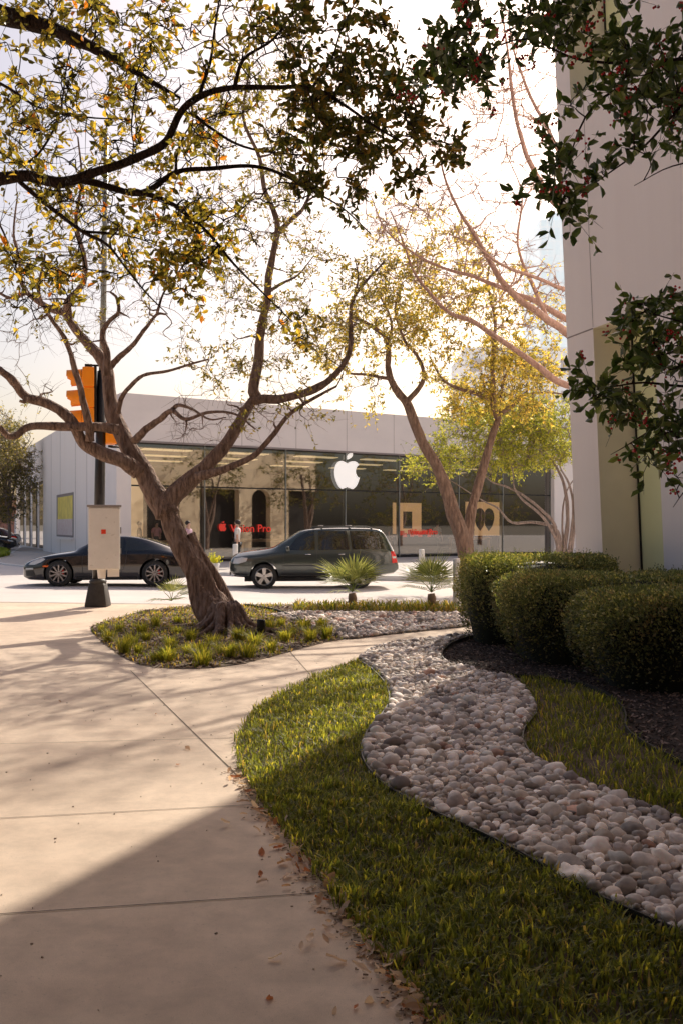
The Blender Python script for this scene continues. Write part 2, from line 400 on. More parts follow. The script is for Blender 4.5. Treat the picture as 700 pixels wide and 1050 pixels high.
# planting areas, outlines read from the photograph and laid on the ground
def outline(px, n=5, close=False):
    return [(p.x, p.y) for p in cat([G(*q) for q in px], n)]
E_side = outline([(366, 679), (352, 684), (330, 693), (300, 706), (275, 720), (255, 737), (245, 757), (243, 775), (250, 795), (262, 815), (280, 840), (305, 870), (330, 905), (360, 945), (390, 985), (420, 1020), (445, 1060), (470, 1110), (500, 1180)])
E_riv = outline([(366, 679), (383, 692), (395, 706), (399, 722), (392, 737), (380, 750), (372, 765), (371, 780), (378, 795), (392, 810), (415, 825), (450, 843), (490, 862), (530, 882), (575, 907), (620, 932), (660, 950), (710, 972), (800, 1000), (1000, 1060)])
E_top = outline([(366, 679), (380, 669), (400, 663), (440, 658), (487, 654)])
E_in = outline([(487, 654), (466, 661), (453, 671), (457, 682), (475, 688), (500, 694), (525, 700), (542, 714), (550, 730), (545, 742), (537, 753), (537, 767), (550, 784), (590, 804), (630, 821), (670, 837), (710, 853), (800, 885), (1000, 950)])
E_g2 = outline([(503, 695), (545, 697), (595, 705), (622, 716), (640, 733), (642, 752), (662, 768), (710, 792), (800, 830), (1000, 890)])
E_isl = outline([(150, 626), (110, 637), (93, 644), (103, 657), (128, 675), (152, 684), (195, 686), (230, 684), (262, 678), (300, 668), (345, 657), (400, 651), (440, 647), (490, 642)])
E_p2 = outline([(272, 632), (300, 637), (330, 648), (352, 656), (400, 651), (440, 647), (490, 642)])
lawn = E_side + E_riv[::-1]
river = E_riv + E_in[::-1] + E_top[::-1][1:-1]
k0 = min(range(len(E_in)), key=lambda i: (Vector(E_in[i])-Vector(E_g2[0])).length)
grass2 = E_in[k0:] + E_g2[::-1]
mulch = E_in[:k0+1] + E_g2 + [(16, 6), (16, 18.6), (4.6, 18.6), (3.9, 17), (3.0, 15.6), (2.35, 14.3)]
i_end = E_isl[-1]
island = E_isl + [(3.9, 19.75), (-2, 19.75), (-3.0, 19.6)]
pebble2 = E_p2 + [(3.5, 17.7), (0, 18.0), (-.8, 18.2)]
sheet('lawn', lawn, .004, M['soil']); sheet('river_bed', river, .006, M['mulch']); sheet('inner_lawn', grass2, .010, M['soil'])
sheet('mulch_bed', mulch, .005, M['mulch']); sheet('planting_bed', island, .004, M['soil']); sheet('gravel_bed', pebble2, .008, M['mulch'])
# sidewalk joints
def joint(a, b, wd=.007):
    a, b = G(*a), G(*b); d = (b-a).normalized(); nr = Vector((-d.y, d.x, 0))*wd/2
    mb = MB(); ps = [a-nr, b-nr, b+nr, a+nr]; mb.add([(p.x, p.y, .004) for p in ps], [(0, 1, 2, 3)])
    struct('sidewalk_joint', mb, M['joint'], smooth=False)
joint((134, 688), (245, 797)); joint((297, 668), (318, 692)); joint((-300, 856), (257, 826)); joint((-300, 958), (337, 916))
joint((-300, 1230), (500, 1150)); joint((-60, 765), (246, 757), .006); joint((-100, 648), (98, 648), .01); joint((20, 690), (128, 676), .006)
# edging strips
def edging(pts, label, h=.05):
    mb = MB(); pts = [Vector((p[0], p[1], 0)) for p in pts]; n = len(pts); vs = []
    for i, p in enumerate(pts):
        d = (pts[min(i+1, n-1)]-pts[max(i-1, 0)]).normalized(); nr = Vector((-d.y, d.x, 0))*.006
        hh = h+.008*noise.noise(p*1.5)
        vs += [p-nr+Vector((0, 0, -.02)), p-nr+Vector((0, 0, hh)), p+nr+Vector((0, 0, hh)), p+nr+Vector((0, 0, -.02))]
    fs = []
    for i in range(n-1):
        for k in range(3): fs.append((i*4+k, i*4+k+1, (i+1)*4+k+1, (i+1)*4+k))
    mb.add(vs, fs); o = mb.build('metal_edging', M['edge_metal'], None, smooth=False)
    tag(o, label, 'edging', 'black metal edging strips around the beds')
edging(E_riv, 'long black metal edging strip between the front lawn and the river stones')
edging(E_in, 'black metal edging strip on the hedge side of the river stones')
edging(E_g2[3:], 'curved black metal edging strip between inner grass patch and dark mulch')
edging([(p[0], p[1]) for p in cat([G(*q) for q in [(250, 622), (280, 627), (300, 634), (318, 642)]], 5)], 'short black edging strip between leaning tree and far gravel bed', .06)

def blade(mb, p, h, wd, az, bend, col):
    d = Vector((math.cos(az), math.sin(az), 0)); s = Vector((-d.y, d.x, 0))*wd/2
    m = p+Vector((0, 0, h*.6))+d*bend*.35*h; t = p+Vector((0, 0, h*(1-.25*bend)))+d*bend*h
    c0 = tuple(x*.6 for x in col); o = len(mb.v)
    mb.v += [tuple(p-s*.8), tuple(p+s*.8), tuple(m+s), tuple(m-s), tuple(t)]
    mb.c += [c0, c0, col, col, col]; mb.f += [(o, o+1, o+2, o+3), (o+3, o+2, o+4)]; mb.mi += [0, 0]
def scatter(poly, dens, fn, cond=None, seed=1, maxn=90000):
    r = random.Random(seed); xs = [p[0] for p in poly]; ys = [p[1] for p in poly]
    x0, x1, y0, y1 = min(xs), max(xs), min(ys), max(ys)
    n = int((x1-x0)*(y1-y0)*dens); c = 0
    for _ in range(n):
        x, y = r.uniform(x0, x1), r.uniform(y0, y1)
        if y < 1.9 or abs(x)/y > .42: continue
        if cond and not cond(x, y, r): continue
        if inside((x, y), poly):
            fn(x, y, r); c += 1
            if c > maxn: break
def lawnfn(mb, hmul=1, yel=0):
    def f(x, y, r):
        q = noise.noise(Vector((x*1.3, y*1.3, 0))); k = noise.noise(Vector((x*9, y*9, 3)))
        if y > 6 and r.random() < .45: return
        h = (.035+.045*r.random()+.02*q+.055*max(-.6, k))*hmul
        u = r.random()
        col = (.078, .10, .032) if u < .5 else (.14, .16, .05) if u < .86 else (.25, .25, .065)
        v = (.75+.5*r.random()+.3*q)*(1+.5*k); col = tuple(c*v for c in col)
        if r.random() < .04: col = (.3, .24, .12)
        x += r.gauss(0, .018); y += r.gauss(0, .018)
        blade(mb, Vector((x, y, .005)), max(.025, h), .005+.009*r.random()**2, r.uniform(0, 6.283), r.uniform(.2, 1.1), col)
    return f
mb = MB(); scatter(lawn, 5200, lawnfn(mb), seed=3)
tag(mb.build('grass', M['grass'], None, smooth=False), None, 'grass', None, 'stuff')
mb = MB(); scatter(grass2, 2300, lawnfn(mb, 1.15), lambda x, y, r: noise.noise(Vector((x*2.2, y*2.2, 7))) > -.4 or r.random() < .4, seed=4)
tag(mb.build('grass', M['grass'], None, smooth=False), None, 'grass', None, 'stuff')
# mulch chips
mb = MB()
def chip(x, y, r):
    L_ = r.uniform(.015, .045); a = r.uniform(0, 6.28); M3 = Matrix.Rotation(a, 3, 'Z') @ Matrix.Rotation(r.uniform(-.5, .5), 3, 'Y') @ Matrix.Rotation(r.uniform(-.4, .4), 3, 'X')
    v = r.choice([.7, 1.1, 1.5, 2.2, 3.6, 6.0]); mb.box((x, y, .012+r.random()*.012), (L_, L_*.35, .006), M3, (.06*v, .042*v, .034*v))
scatter(mulch, 500, chip, seed=5)
def chip2(x, y, r):
    if inside((x, y), pebble2): return
    L_ = r.uniform(.03, .09); M3 = Matrix.Rotation(r.uniform(0, 6.28), 3, 'Z') @ Matrix.Rotation(r.uniform(-.4, .4), 3, 'Y')
    mb.box((x, y, .014), (L_, L_*.4, .006), M3, r.choice([(.30, .20, .13), (.42, .30, .20), (.16, .10, .07), (.08, .05, .04), (.5, .40, .30)]))
scatter(island, 260, chip2, seed=6)
tag(mb.build('mulch_chips', M['mulchchip'], None, smooth=False), None, 'mulch', None, 'stuff')

# ---------------------------------------------------------------- stones
def ico(sub):
    bm = bmesh.new(); bmesh.ops.create_icosphere(bm, subdivisions=sub, radius=1)
    v = [x.co.copy() for x in bm.verts]; f = [[q.index for q in p.verts] for p in bm.faces]; bm.free(); return v, f
ICO = {k: ico(k) for k in (1, 2, 3)}
def stonegeo(r, a, sub):
    v, f = ICO[sub]; b = a*r.uniform(.62, .92); c = a*r.uniform(.42, .7)
    Rm = Matrix.Rotation(r.uniform(0, 6.28), 3, 'Z') @ Matrix.Rotation(r.gauss(0, .25), 3, 'X') @ Matrix.Rotation(r.gauss(0, .25), 3, 'Y')
    off = Vector((r.random()*50, r.random()*50, r.random()*50)); out = []
    for p in v:
        k = 1+.34*noise.noise(p*1.1+off)+.14*noise.noise(p*2.4+off)
        out.append(Rm @ Vector((p.x*a*k, p.y*b*k, p.z*c*k)))
    return out, f, c
def stonecol(r, far=False):
    u = r.random(); v = r.uniform(.4, 1.35)
    if u < .50: c = (.44, .385, .355)
    elif u < .70: c = (.60, .53, .48)
    elif u < .82: c = (.27, .225, .21)
    elif u < (.95 if not far else .88): c = (.44, .37, .32)
    elif u < .97: c = (.36, .22, .17)
    else: c = (.68, .63, .58)
    return tuple(x*v for x in c)
def place_stones(poly, n, seed, smin, smax, zb, layers=1, ymax=99):
    r = random.Random(seed); xs = [p[0] for p in poly]; ys = [p[1] for p in poly]
    x0, x1, y0, y1 = min(xs), max(xs), min(ys), min(max(ys), ymax); grid = {}; out = []; cs = .12
    for layer in range(layers):
        grid = {}
        for t in range(n):
            x, y = r.uniform(x0, x1), r.uniform(y0, y1)
            if abs(x)/y > .40 or not inside((x, y), poly): continue
            big = t < n*.25
            a = (r.uniform(.5, 1)*smax if big and r.random() < .5 else r.uniform(smin, smax*.55))
            if dist_poly((x, y), poly) < a*.75: continue
            gx, gy = int(x//cs), int(y//cs); ok = True
            for i in range(-1, 2):
                for j in range(-1, 2):
                    for (xx, yy, aa) in grid.get((gx+i, gy+j), ()):
                        if (xx-x)**2+(yy-y)**2 < ((a+aa)*.74)**2: ok = False
            if not ok: continue
            grid.setdefault((gx, gy), []).append((x, y, a)); out.append((x, y, zb+layer*.035, a))
    return out
sts = place_stones(river, 80000, 11, .024, .072, .012, 2)
sts.sort(key=lambda s: -s[3]/s[1])
r_ = random.Random(5)
stuffmb = MB()
for i, (x, y, z, a) in enumerate(sts):
    vs, f, c = stonegeo(r_, a, 3 if (i < 300 and y < 5.5) else 2 if y < 9 else 1)
    col = stonecol(r_); zz = z+c*.55
    if i < 300:
        mb = MB(); mb.add(vs, f, col); o = mb.build('river_stone', M['stone'], None, loc=(x, y, zz))
        tag(o, 'smooth rounded river stone, one of the larger ones in the curving stone bed', 'stone', 'larger stones of the curving river stone bed')
    else: stuffmb.add([v+Vector((x, y, zz)) for v in vs], f, col)
for (x, y, z, a) in place_stones(river, 70000, 19, .008, .03, .03, 1, 8.5):
    vs, f, c = stonegeo(r_, a, 1); stuffmb.add([v+Vector((x, y, z+c*.5)) for v in vs], f, stonecol(r_))
tag(stuffmb.build('river_stones', M['stone'], None), None, 'stones', None, 'stuff')
sb = MB(); sts2 = place_stones(pebble2, 26000, 12, .03, .085, .01, 1)
for (x, y, z, a) in sts2:
    vs, f, c = stonegeo(r_, a, 1); sb.add([v+Vector((x, y, z+c*.5)) for v in vs], f, stonecol(r_, True))
tag(sb.build('gravel_stones', M['stone'], None), None, 'stones', None, 'stuff')

# ---------------------------------------------------------------- leaves and trees
def leaf(mb, p, d, size, col, r, wide=.42, six=False):
    d = d.normalized(); u = Vector((r.gauss(0, 1), r.gauss(0, 1), r.gauss(0, 1)))
    s = d.cross(u)
    if s.length < 1e-4: s = d.orthogonal()
    s.normalize(); nrm = s.cross(d); wd = size*wide/2; o = len(mb.v); fold = nrm*wd*.45; b = nrm*(-size*.12)
    if six:
        mb.v += [tuple(p), tuple(p+d*size*.3+s*wd*.85+fold), tuple(p+d*size*.68+s*wd*.9+fold), tuple(p+d*size+b), tuple(p+d*size*.68-s*wd*.9+fold), tuple(p+d*size*.3-s*wd*.85+fold)]
        mb.c += [col]*6; mb.f += [(o, o+1, o+2, o+3), (o, o+3, o+4, o+5)]
    else:
        mb.v += [tuple(p), tuple(p+d*size*.5+s*wd+fold), tuple(p+d*size+b), tuple(p+d*size*.5-s*wd+fold)]
        mb.c += [col]*4; mb.f += [(o, o+1, o+2), (o, o+2, o+3)]
    mb.mi += [0, 0]
class Tree:
    def __init__(s, Z, seed, bark, leafm, cols, lsize=.05, six=False, wide=.42):
        s.Z = Z; s.r = random.Random(seed); s.wood = MB(); s.lv = MB(); s.nodes = []; s.cols = cols
        s.bark = bark; s.leafm = leafm; s.ls = lsize; s.six = six; s.wide = wide; s.tips = []; s.rk = .86; s.curl = .10; s.tw = max(1.0, Z/9)
    rkk = 1
    def limb(s, px, r0, r1, dz=0, dz1=None, wig=.3, n=5, seg=9, jit=.35):
        """px: picture points, radii in picture pixels at depth Z; dz..dz1 depth offset along the limb"""
        dz1 = dz if dz1 is None else dz1; m = len(px); pts = []
        for i, q in enumerate(px):
            t = i/(m-1); Y = s.Z+dz+(dz1-dz)*t
            if len(q) > 2: Y = s.Z+q[2]
            pts.append(P(q[0], q[1], Y))
        k = s.Z/FPX*s.rk
        return s.wlimb(pts, r0*k, r1*k*.6, wig, n, seg, jit)
    def wlimb(s, pts, r0, r1, wig=.3, n=5, seg=9, jit=.35):
        c = cat(pts, n); off = Vector((s.r.random()*99, s.r.random()*99, 0)); L_ = len(c); rs = []
        for i in range(L_):
            t = i/(L_-1); rr = r0+(r1-r0)*t**.8; rs.append(rr*(1+.10*noise.noise(c[i]*3+off)))
            if 0 < i: c[i] = c[i]+noise.noise_vector(c[i]*2.2+off)*rr*wig*2
        s.wood.tube(c, rs, seg, True, None, jit)
        for i in range(0, L_): s.nodes.append((c[i], rs[i]))
        return c
    def cluster(s, ctr, nl, L_, sub, rmax, bare=0.0, back=False):
        r = s.r; best = None; bd = 1e9
        for (p, rr) in s.nodes:
            d = (p-ctr).length_squared
            if d < bd: bd = d; best = (p, rr)
        p0, rr = best; r0 = min(rr*.7, rmax); d = ctr-p0; dl = d.length
        mid1 = p0+d*.33+Vector((r.gauss(0, 1), r.gauss(0, 1), r.gauss(.3, .8)))*dl*s.curl
        mid2 = p0+d*.66+Vector((r.gauss(0, 1), r.gauss(0, 1), r.gauss(.15, .8)))*dl*s.curl
        path = cat([p0, mid1, mid2, ctr], 3); n = len(path); rm = .0022*s.tw; r0 = max(r0, rm*1.3); rs = [r0+(rm-r0)*i/(n-1) for i in range(n)]
        s.wood.tube(path, rs, 4 if r0 < .012 else 5, False)
        for i in range(2, n, 2): s.nodes.append((path[i], rs[i]))
        dirn = d.normalized() if dl > 1e-5 else Vector((0, 0, 1))
        leafy = r.random() >= bare
        for k in range(sub):
            b = path[r.randint(max(1, n//2), n-1)]
            v = (dirn*.5+Vector((r.gauss(0, 1), r.gauss(0, 1), r.gauss(.1, .8)))).normalized()*L_*r.uniform(.5, 1.15)
            v2 = v+Vector((r.gauss(0, .25), r.gauss(0, .25), r.gauss(-.05, .25)))*L_
            q = [b, b+v*.5+Vector((0, 0, L_*.05)), b+v2]; tr = .0018*s.tw
            s.wood.tube(q, [tr, tr*.7, tr*.35], 3, False)
            s.tips.append(q[2])
            if not leafy: continue
            for j in range(nl):
                t = r.uniform(.15, 1); pp = q[0].lerp(q[1], t*2) if t < .5 else q[1].lerp(q[2], t*2-1)
                s.leafat(pp, v)
    def leafat(s, p, v):
        r = s.r; dd = v.normalized()*.5+Vector((r.gauss(0, .6), r.gauss(0, .6), r.gauss(-.1, .6)))
        u = r.random(); acc = 0
        for (wt, c) in s.cols:
            acc += wt
            if u <= acc: break
        k = r.uniform(.7, 1.25); leaf(s.lv, p, dd, s.ls*r.uniform(.6, 1.2), tuple(x*k for x in c), r, s.wide, s.six)
    def fill(s, regions, nl, L_, sub, rmax=.02):
        """regions: (cx, cy, rx, ry, n, z0, z1, bare)"""
        cs = []
        for (cx, cy, rx, ry, n, z0, z1, bare) in regions:
            for _ in range(n):
                a = s.r.uniform(0, 6.283); q = math.sqrt(s.r.random())
                cs.append((P(cx+rx*q*math.cos(a), cy+ry*q*math.sin(a), s.Z+s.r.uniform(z0, z1)), bare))
        base = [p for p, _ in s.nodes]
        def key(c): return min((c[0]-p).length_squared for p in base)
        cs.sort(key=key)
        for c, bare in cs: s.cluster(c, nl, L_, sub, rmax, bare)
    def done(s, name, label, base, group=None, cat_='tree', trunkname='trunk'):
        t = thing(name, label, cat_, base, 0, group); b = Vector(base)
        for mb, nm, m in ((s.wood, trunkname, s.bark), (s.lv, 'crown', s.leafm)):
            if not mb.v: continue
            mb.v = [(x-b.x, y-b.y, z-b.z) for x, y, z in mb.v]; mb.build(nm, m, t, smooth=(nm != 'crown'))
        return t

GOLD = [(.30, (.15, .145, .04)), (.25, (.24, .21, .055)), (.17, (.40, .31, .07)), (.03, (.5, .2, .04)), (.25, (.07, .07, .025))]
OLIVE = [(.4, (.12, .12, .045)), (.3, (.19, .17, .06)), (.2, (.27, .22, .08)), (.1, (.08, .09, .035))]
# --- the leaning tree
T = Tree(16.0, 21, M['bark'], M['leaf_gold'], OLIVE, .075)
T.limb([(232, 652), (226, 636), (213, 612), (197, 580), (181, 546), (168, 518)], 25, 15.5, 0, 0, .16, 8, 40, .55)
T.limb([(252, 650, .5), (243, 636, .45), (226, 606, .3), (209, 575, .15), (194, 548, .05)], 14, 9, 0, 0, .18, 8, 28, .55)
T.limb([(172, 528), (158, 506), (146, 480), (132, 455), (118, 430), (111, 405), (109, 380), (100, 362), (88, 350), (73, 331), (64, 319)], 15, 6.5, 0, .4, .15)
T.limb([(64, 319), (49, 316), (32, 304), (22, 290), (20, 270), (14, 240), (18, 200)], 5, 1.5, .4, 1.2)
T.limb([(70, 326), (70, 308), (86, 289), (85, 262), (78, 225), (84, 185), (80, 140)], 5.5, 1.4, .3, -1.0)
T.limb([(28, 300), (10, 305), (-15, 290), (-40, 270)], 3, 1.4, .6, 1)
T.limb([(110, 385), (108, 362), (104, 345), (112, 330), (122, 319), (120, 305), (113, 299)], 5, 2, -.2, -.5)
T.limb([(111, 378), (122, 366), (138, 352), (150, 336), (161, 322), (170, 322)], 4.2, 2, 0, -.7)
T.limb([(161, 322), (168, 300), (186, 275), (200, 240)], 1.8, .8, -.7, -1)
T.limb([(143, 484), (127, 473), (103, 462), (86, 454), (74, 432), (48, 414), (26, 407), (14, 392), (0, 380), (-30, 362), (-70, 330)], 10, 4.5, 0, -1.2, .2)
T.limb([(26, 407), (25, 412), (20, 411)], 3, 2.5, -.9, -.95)
T.limb([(122, 440), (100, 438), (69, 437), (31, 438), (17, 446), (8, 446), (0, 439), (-25, 432), (-60, 400)], 6.5, 4, -.3, -1.3, .2)
T.limb([(92, 452), (92, 432), (84, 404), (76, 376), (66, 347), (52, 326), (40, 300), (46, 260)], 5.5, 2, -.4, -1.2)
T.limb([(166, 522), (180, 505), (202, 487), (221, 468), (238, 447), (250, 424), (262, 407)], 12.5, 9, 0, .2, .15)
T.limb([(262, 407), (263, 376), (268, 340), (273, 314), (279, 263), (284, 227), (271, 191), (266, 160), (250, 120), (256, 70)], 7.2, 2.2, .2, .5)
T.limb([(283, 240), (298, 226), (312, 211), (322, 180), (315, 140)], 4, 1.4, .4, 1.2)
T.limb([(274, 300), (290, 290), (306, 282), (322, 262)], 2.5, 1, .3, 0)
T.limb([(258, 411), (285, 408), (317, 402), (343, 386), (356, 366), (359, 335), (361, 309), (374, 289), (394, 268)], 6.5, 1.8, .2, 0)
T.limb([(361, 312), (367, 285), (363, 263)], 2, 1, 0, -.2)
T.limb([(202, 489), (218, 485), (234, 480), (259, 468), (278, 449), (295, 426), (325, 407), (345, 396)], 6, 2, -.2, -.9)
T.limb([(137, 452), (150, 440), (164, 430), (176, 421), (190, 430), (212, 423), (240, 424), (262, 440)], 5, 1.4, -.2, -1.2)
T.limb([(176, 421), (183, 415), (196, 419), (215, 430), (232, 428)], 3, 1, -.5, -1.4)
T.limb([(121, 424), (124, 408), (131, 398), (147, 385), (172, 380), (200, 372), (214, 368)], 3.6, 1.6, -.1, -.8)
for k in range(13):                                                    # surface roots
    a = -3.1+k*.44+T.r.uniform(-.1, .1); b0 = G(234, 650); c_ = Vector((math.cos(a), math.sin(a), 0)); L_ = T.r.uniform(.3, .95); e_ = Vector((-c_.y, c_.x, 0))*T.r.uniform(-.2, .2)
    T.wlimb([b0+Vector((-.04, 0, .42))+c_*.12, b0+c_*.30+Vector((0, 0, .17)), b0+c_*(.36+L_*.3)+e_*.4+Vector((0, 0, .05)), b0+c_*(.36+L_*.75)+e_+Vector((0, 0, -.03))], T.r.uniform(.06, .10), .018, .5, 5, 10, .5)
T.fill([(60, 270, 80, 70, 46, -1.2, 1.2, .75), (30, 360, 60, 60, 18, -1.5, 1, .9), (150, 300, 60, 60, 18, -1.2, 1.2, .7), (270, 250, 70, 90, 60, -1.5, 1.5, .35),
        (340, 310, 60, 60, 46, -1.5, 1.5, .25), (240, 350, 60, 50, 34, -1.4, 1.4, .25), (290, 160, 90, 90, 60, -1.5, 1.5, .3), (120, 160, 120, 90, 70, -1.5, 1.5, .35),
        (215, 430, 60, 30, 34, -1.4, .8, .97), (290, 400, 50, 40, 30, -1, 1, .7), (-60, 250, 60, 120, 30, -1.5, 1.5, .5), (60, 300, 90, 60, 60, -1.5, 1.5, .95), (250, 300, 110, 90, 60, -1.5, 1.5, .9), (380, 300, 40, 50, 30, -1, 1, .3), (300, 110, 100, 90, 60, -1.5, 1.5, .3)], 9, .42, 4, .022)
T.done('leaning_tree', 'leaning forked tree with thick rough trunk and exposed roots beside the sidewalk', G(234, 650))
# --- the V shaped tree
T = Tree(23.0, 33, M['bark2'], M['leaf_gold'], [(.35, (.24, .23, .07)), (.30, (.36, .33, .11)), (.2, (.50, .42, .14)), (.15, (.10, .10, .035))], .10); T.rk = .66
T.limb([(481, 612), (480, 596), (478, 575), (474, 552), (460, 512), (449, 482), (432, 452), (418, 416), (405, 398), (398, 380), (397, 350), (382, 335), (363, 325)], 16, 3.4, 0, -.4, .12, 5, 14)
T.limb([(484, 600), (479, 560), (480, 536), (489, 500), (501, 458), (511, 428)], 12, 8, .1, .3, .12, 5, 12)
T.limb([(416, 413), (427, 400), (435, 385), (428, 366), (415, 350), (405, 320), (412, 290)], 5, 1.8, -.4, -1)
T.limb([(397, 358), (401, 330), (388, 300), (380, 275)], 3, 1.2, -.4, .6)
T.limb([(400, 388), (375, 384), (356, 381), (348, 366), (335, 350)], 3, 1.2, -.3, .5)
T.limb([(511, 430), (506, 415), (505, 392), (505, 360), (507, 330), (500, 290), (504, 260)], 6, 1.8, .3, .3)
T.limb([(513, 424), (524, 416), (537, 406), (555, 402), (578, 404)], 4.5, 2, .3, .8)
T.limb([(503, 409), (490, 404), (471, 399), (456, 391), (446, 378), (440, 365)], 4.2, 1.6, .3, -.8)
T.limb([(512, 412), (516, 390), (524, 372), (536, 350)], 3, 1, .3, 1)
T.fill([(400, 320, 60, 50, 70, -1.6, 1.6, .15), (470, 340, 60, 60, 60, -1.6, 1.8, .15), (440, 270, 70, 40, 50, -1.6, 1.6, .2), (535, 395, 42, 34, 70, -1.2, 2, .05),
        (520, 320, 50, 60, 30, -1.5, 2, .15), (345, 355, 35, 40, 28, -1.3, 1.3, .3), (380, 400, 30, 20, 10, -1, 1, .4), (480, 410, 30, 18, 34, 0, 2, .1), (540, 350, 40, 50, 34, -1.5, 2, .15), (430, 230, 60, 30, 24, -1.6, 1.6, .6)], 12, .5, 5, .03)
T.done('forked_tree', 'tree whose trunk forks low into a wide V in front of the glass store', G(481, 612))
# --- small multi stem tree
T = Tree(27.5, 44, M['bark_grey'], M['leaf_far'], [(.45, (.24, .27, .07)), (.3, (.33, .33, .09)), (.25, (.13, .17, .05))], .085); T.rk = .62
for px, a, b in (([(573, 597), (573, 560), (569, 542), (549, 536), (525, 536), (510, 521), (492, 512), (459, 491)], 4.5, 1.2), ([(574, 597), (570, 550), (565, 534), (546, 515), (522, 500), (504, 494), (488, 480)], 4.5, 1.3),
                 ([(575, 597), (572, 560), (556, 530), (535, 512), (527, 500), (525, 480), (515, 460)], 3.5, 1.2), ([(577, 597), (579, 560), (582, 530), (579, 500), (570, 479), (558, 462), (550, 440)], 5, 1.5),
                 ([(579, 597), (584, 560), (588, 521), (583, 496), (574, 478), (578, 455)], 4, 1.2), ([(580, 597), (586, 560), (590, 530), (588, 500), (588, 470), (582, 440)], 3.4, 1.2), ([(576, 597), (577, 560), (576, 535), (580, 505), (596, 480)], 3, 1.2)):
    T.limb(px, a, b, 0, T.r.uniform(-1.2, 1.2), .25, 4, 7)
T.fill([(500, 452, 54, 36, 190, -1.5, 1.5, .02), (545, 448, 44, 36, 150, -1.5, 1.5, .02), (570, 440, 25, 35, 50, -1.5, 1.2, .02), (445, 478, 28, 18, 34, -1.5, 1, .1), (520, 425, 40, 18, 50, -1, 1.5, .05)], 12, .42, 5, .02)
T.done('multi_stem_tree', 'small yellow green tree with several thin grey stems next to the store', P(576, 0, 27.5).xy.to_3d())
# --- bare pinkish tree behind the building corner
T = Tree(19.5, 55, M['bark_pink'], M['leaf_far'], [(1, (.4, .32, .12))], .07)
B0 = P(700, 0, 19.5).xy.to_3d()
T.rk = .85
T.wlimb([B0, B0+Vector((-.1, 0, 2)), B0+Vector((-.2, .1, 3.9))], .24, .19, .1)
for px, a, b, d in (([(686, 430), (620, 400), (580, 395), (550, 375), (515, 350), (485, 330), (460, 320), (440, 300), (425, 280), (414, 250), (400, 215)], 6, 1.2, .5),
                 ([(686, 420), (630, 370), (580, 341), (550, 320), (520, 295), (500, 265), (485, 240), (470, 215), (455, 180), (450, 150)], 7, 1.2, -.4),
                 ([(686, 420), (640, 355), (580, 327), (550, 310), (520, 298), (490, 285), (455, 275), (425, 260), (395, 235), (380, 200)], 5.5, 1, 1),
                 ([(686, 410), (640, 300), (600, 240), (567, 205), (550, 180), (535, 145), (525, 100), (520, 50), (512, 0)], 7, 1.4, 0),
                 ([(620, 260), (590, 190), (560, 130), (540, 90), (526, 50), (520, 10)], 4, 1.2, .8),
                 ([(650, 330), (610, 300), (577, 296), (550, 285), (515, 272), (485, 250), (460, 240)], 4, 1, -1),
                 ([(560, 325), (545, 290), (530, 250), (535, 200), (520, 160)], 3, .8, .4),
                 ([(690, 420), (720, 330), (740, 230), (760, 120)], 7, 2, 0), ([(600, 235), (580, 160), (590, 90), (570, 20)], 3, 1, 1.4)):
    T.limb(px, a, b, d*.3, d*2, .3, 5, 7)
T.tw = 3.4; T.curl = .045
T.fill([(490, 170, 75, 90, 130, -1.5, 1.5, 1), (450, 250, 70, 60, 90, -1.5, 1.5, 1), (530, 90, 60, 80, 90, -1.5, 1.5, 1), (530, 300, 50, 60, 50, -1.5, 1.5, .9), (400, 190, 40, 70, 40, -1, 1, 1), (640, 200, 60, 120, 30, -1, 2, 1)], 4, .5, 4, .02)
T.done('bare_tree', 'bare pinkish tree with fanning branches rising behind the building corner', B0)
# --- foreground tree, trunk left of the frame
T = Tree(7.0, 66, M['bark_dark'], M['leaf_gold'], GOLD, .066, True, .48)
B0 = Vector((-4.6, 7.4, 0))
T.wlimb([B0, B0+Vector((.05, 0, 1.5)), B0+Vector((.3, -.1, 2.6)), P(-200, 215, 7.3), P(-90, 190, 7.1), P(0, 183, 7)], .19, .05, .1, 6, 12)
T.wlimb([B0+Vector((.3, -.1, 2.6)), P(-250, 60, 7.4), P(-100, -20, 7.2), P(0, 12, 7), P(40, 25, 7), P(80, 40, 6.9), P(110, 55, 6.9), P(150, 80, 6.8), P(185, 100, 6.8)], .12, .008, .2, 5, 8)
F = T.limb
F([(0, 183), (30, 180), (65, 186), (100, 175), (140, 162), (170, 145), (185, 115), (210, 97), (240, 90), (280, 90), (320, 90), (350, 105), (385, 130), (420, 150)], 7.5, 1.6, 0, -.5, .3, 5, 9)
F([(80, 183), (100, 187), (145, 197), (180, 177), (215, 172), (255, 170), (285, 177), (320, 195), (350, 212), (380, 240)], 5, 1.2, 0, .5)
F([(140, 196), (170, 205), (195, 222), (215, 240), (240, 270), (270, 300), (300, 330)], 3.6, 1, 0, -.4)
F([(20, 186), (55, 215), (85, 237), (110, 250), (130, 275), (150, 300), (172, 322)], 3.2, .9, 0, -.5)
F([(85, 237), (120, 240), (150, 247), (180, 262)], 1.8, .7, -.2, .3)
F([(205, 97), (215, 65), (220, 30), (225, 0), (232, -40)], 2.4, 1.2, -.2, .3)
F([(200, 118), (215, 130), (250, 150), (300, 158), (350, 160), (390, 172)], 2.4, .8, 0, .6)
F([(-60, 60), (0, 85), (40, 110), (90, 120), (130, 122)], 2.5, 1, .2, -.3)
F([(180, 177), (182, 155), (195, 130), (218, 122)], 2, 1, 0, .2)
F([(-10, 150), (30, 165), (60, 120), (70, 60), (90, 0)], 2, 1, .1, .7)
F([(-30, 190), (0, 230), (15, 270), (30, 300)], 2, .8, .1, .7)
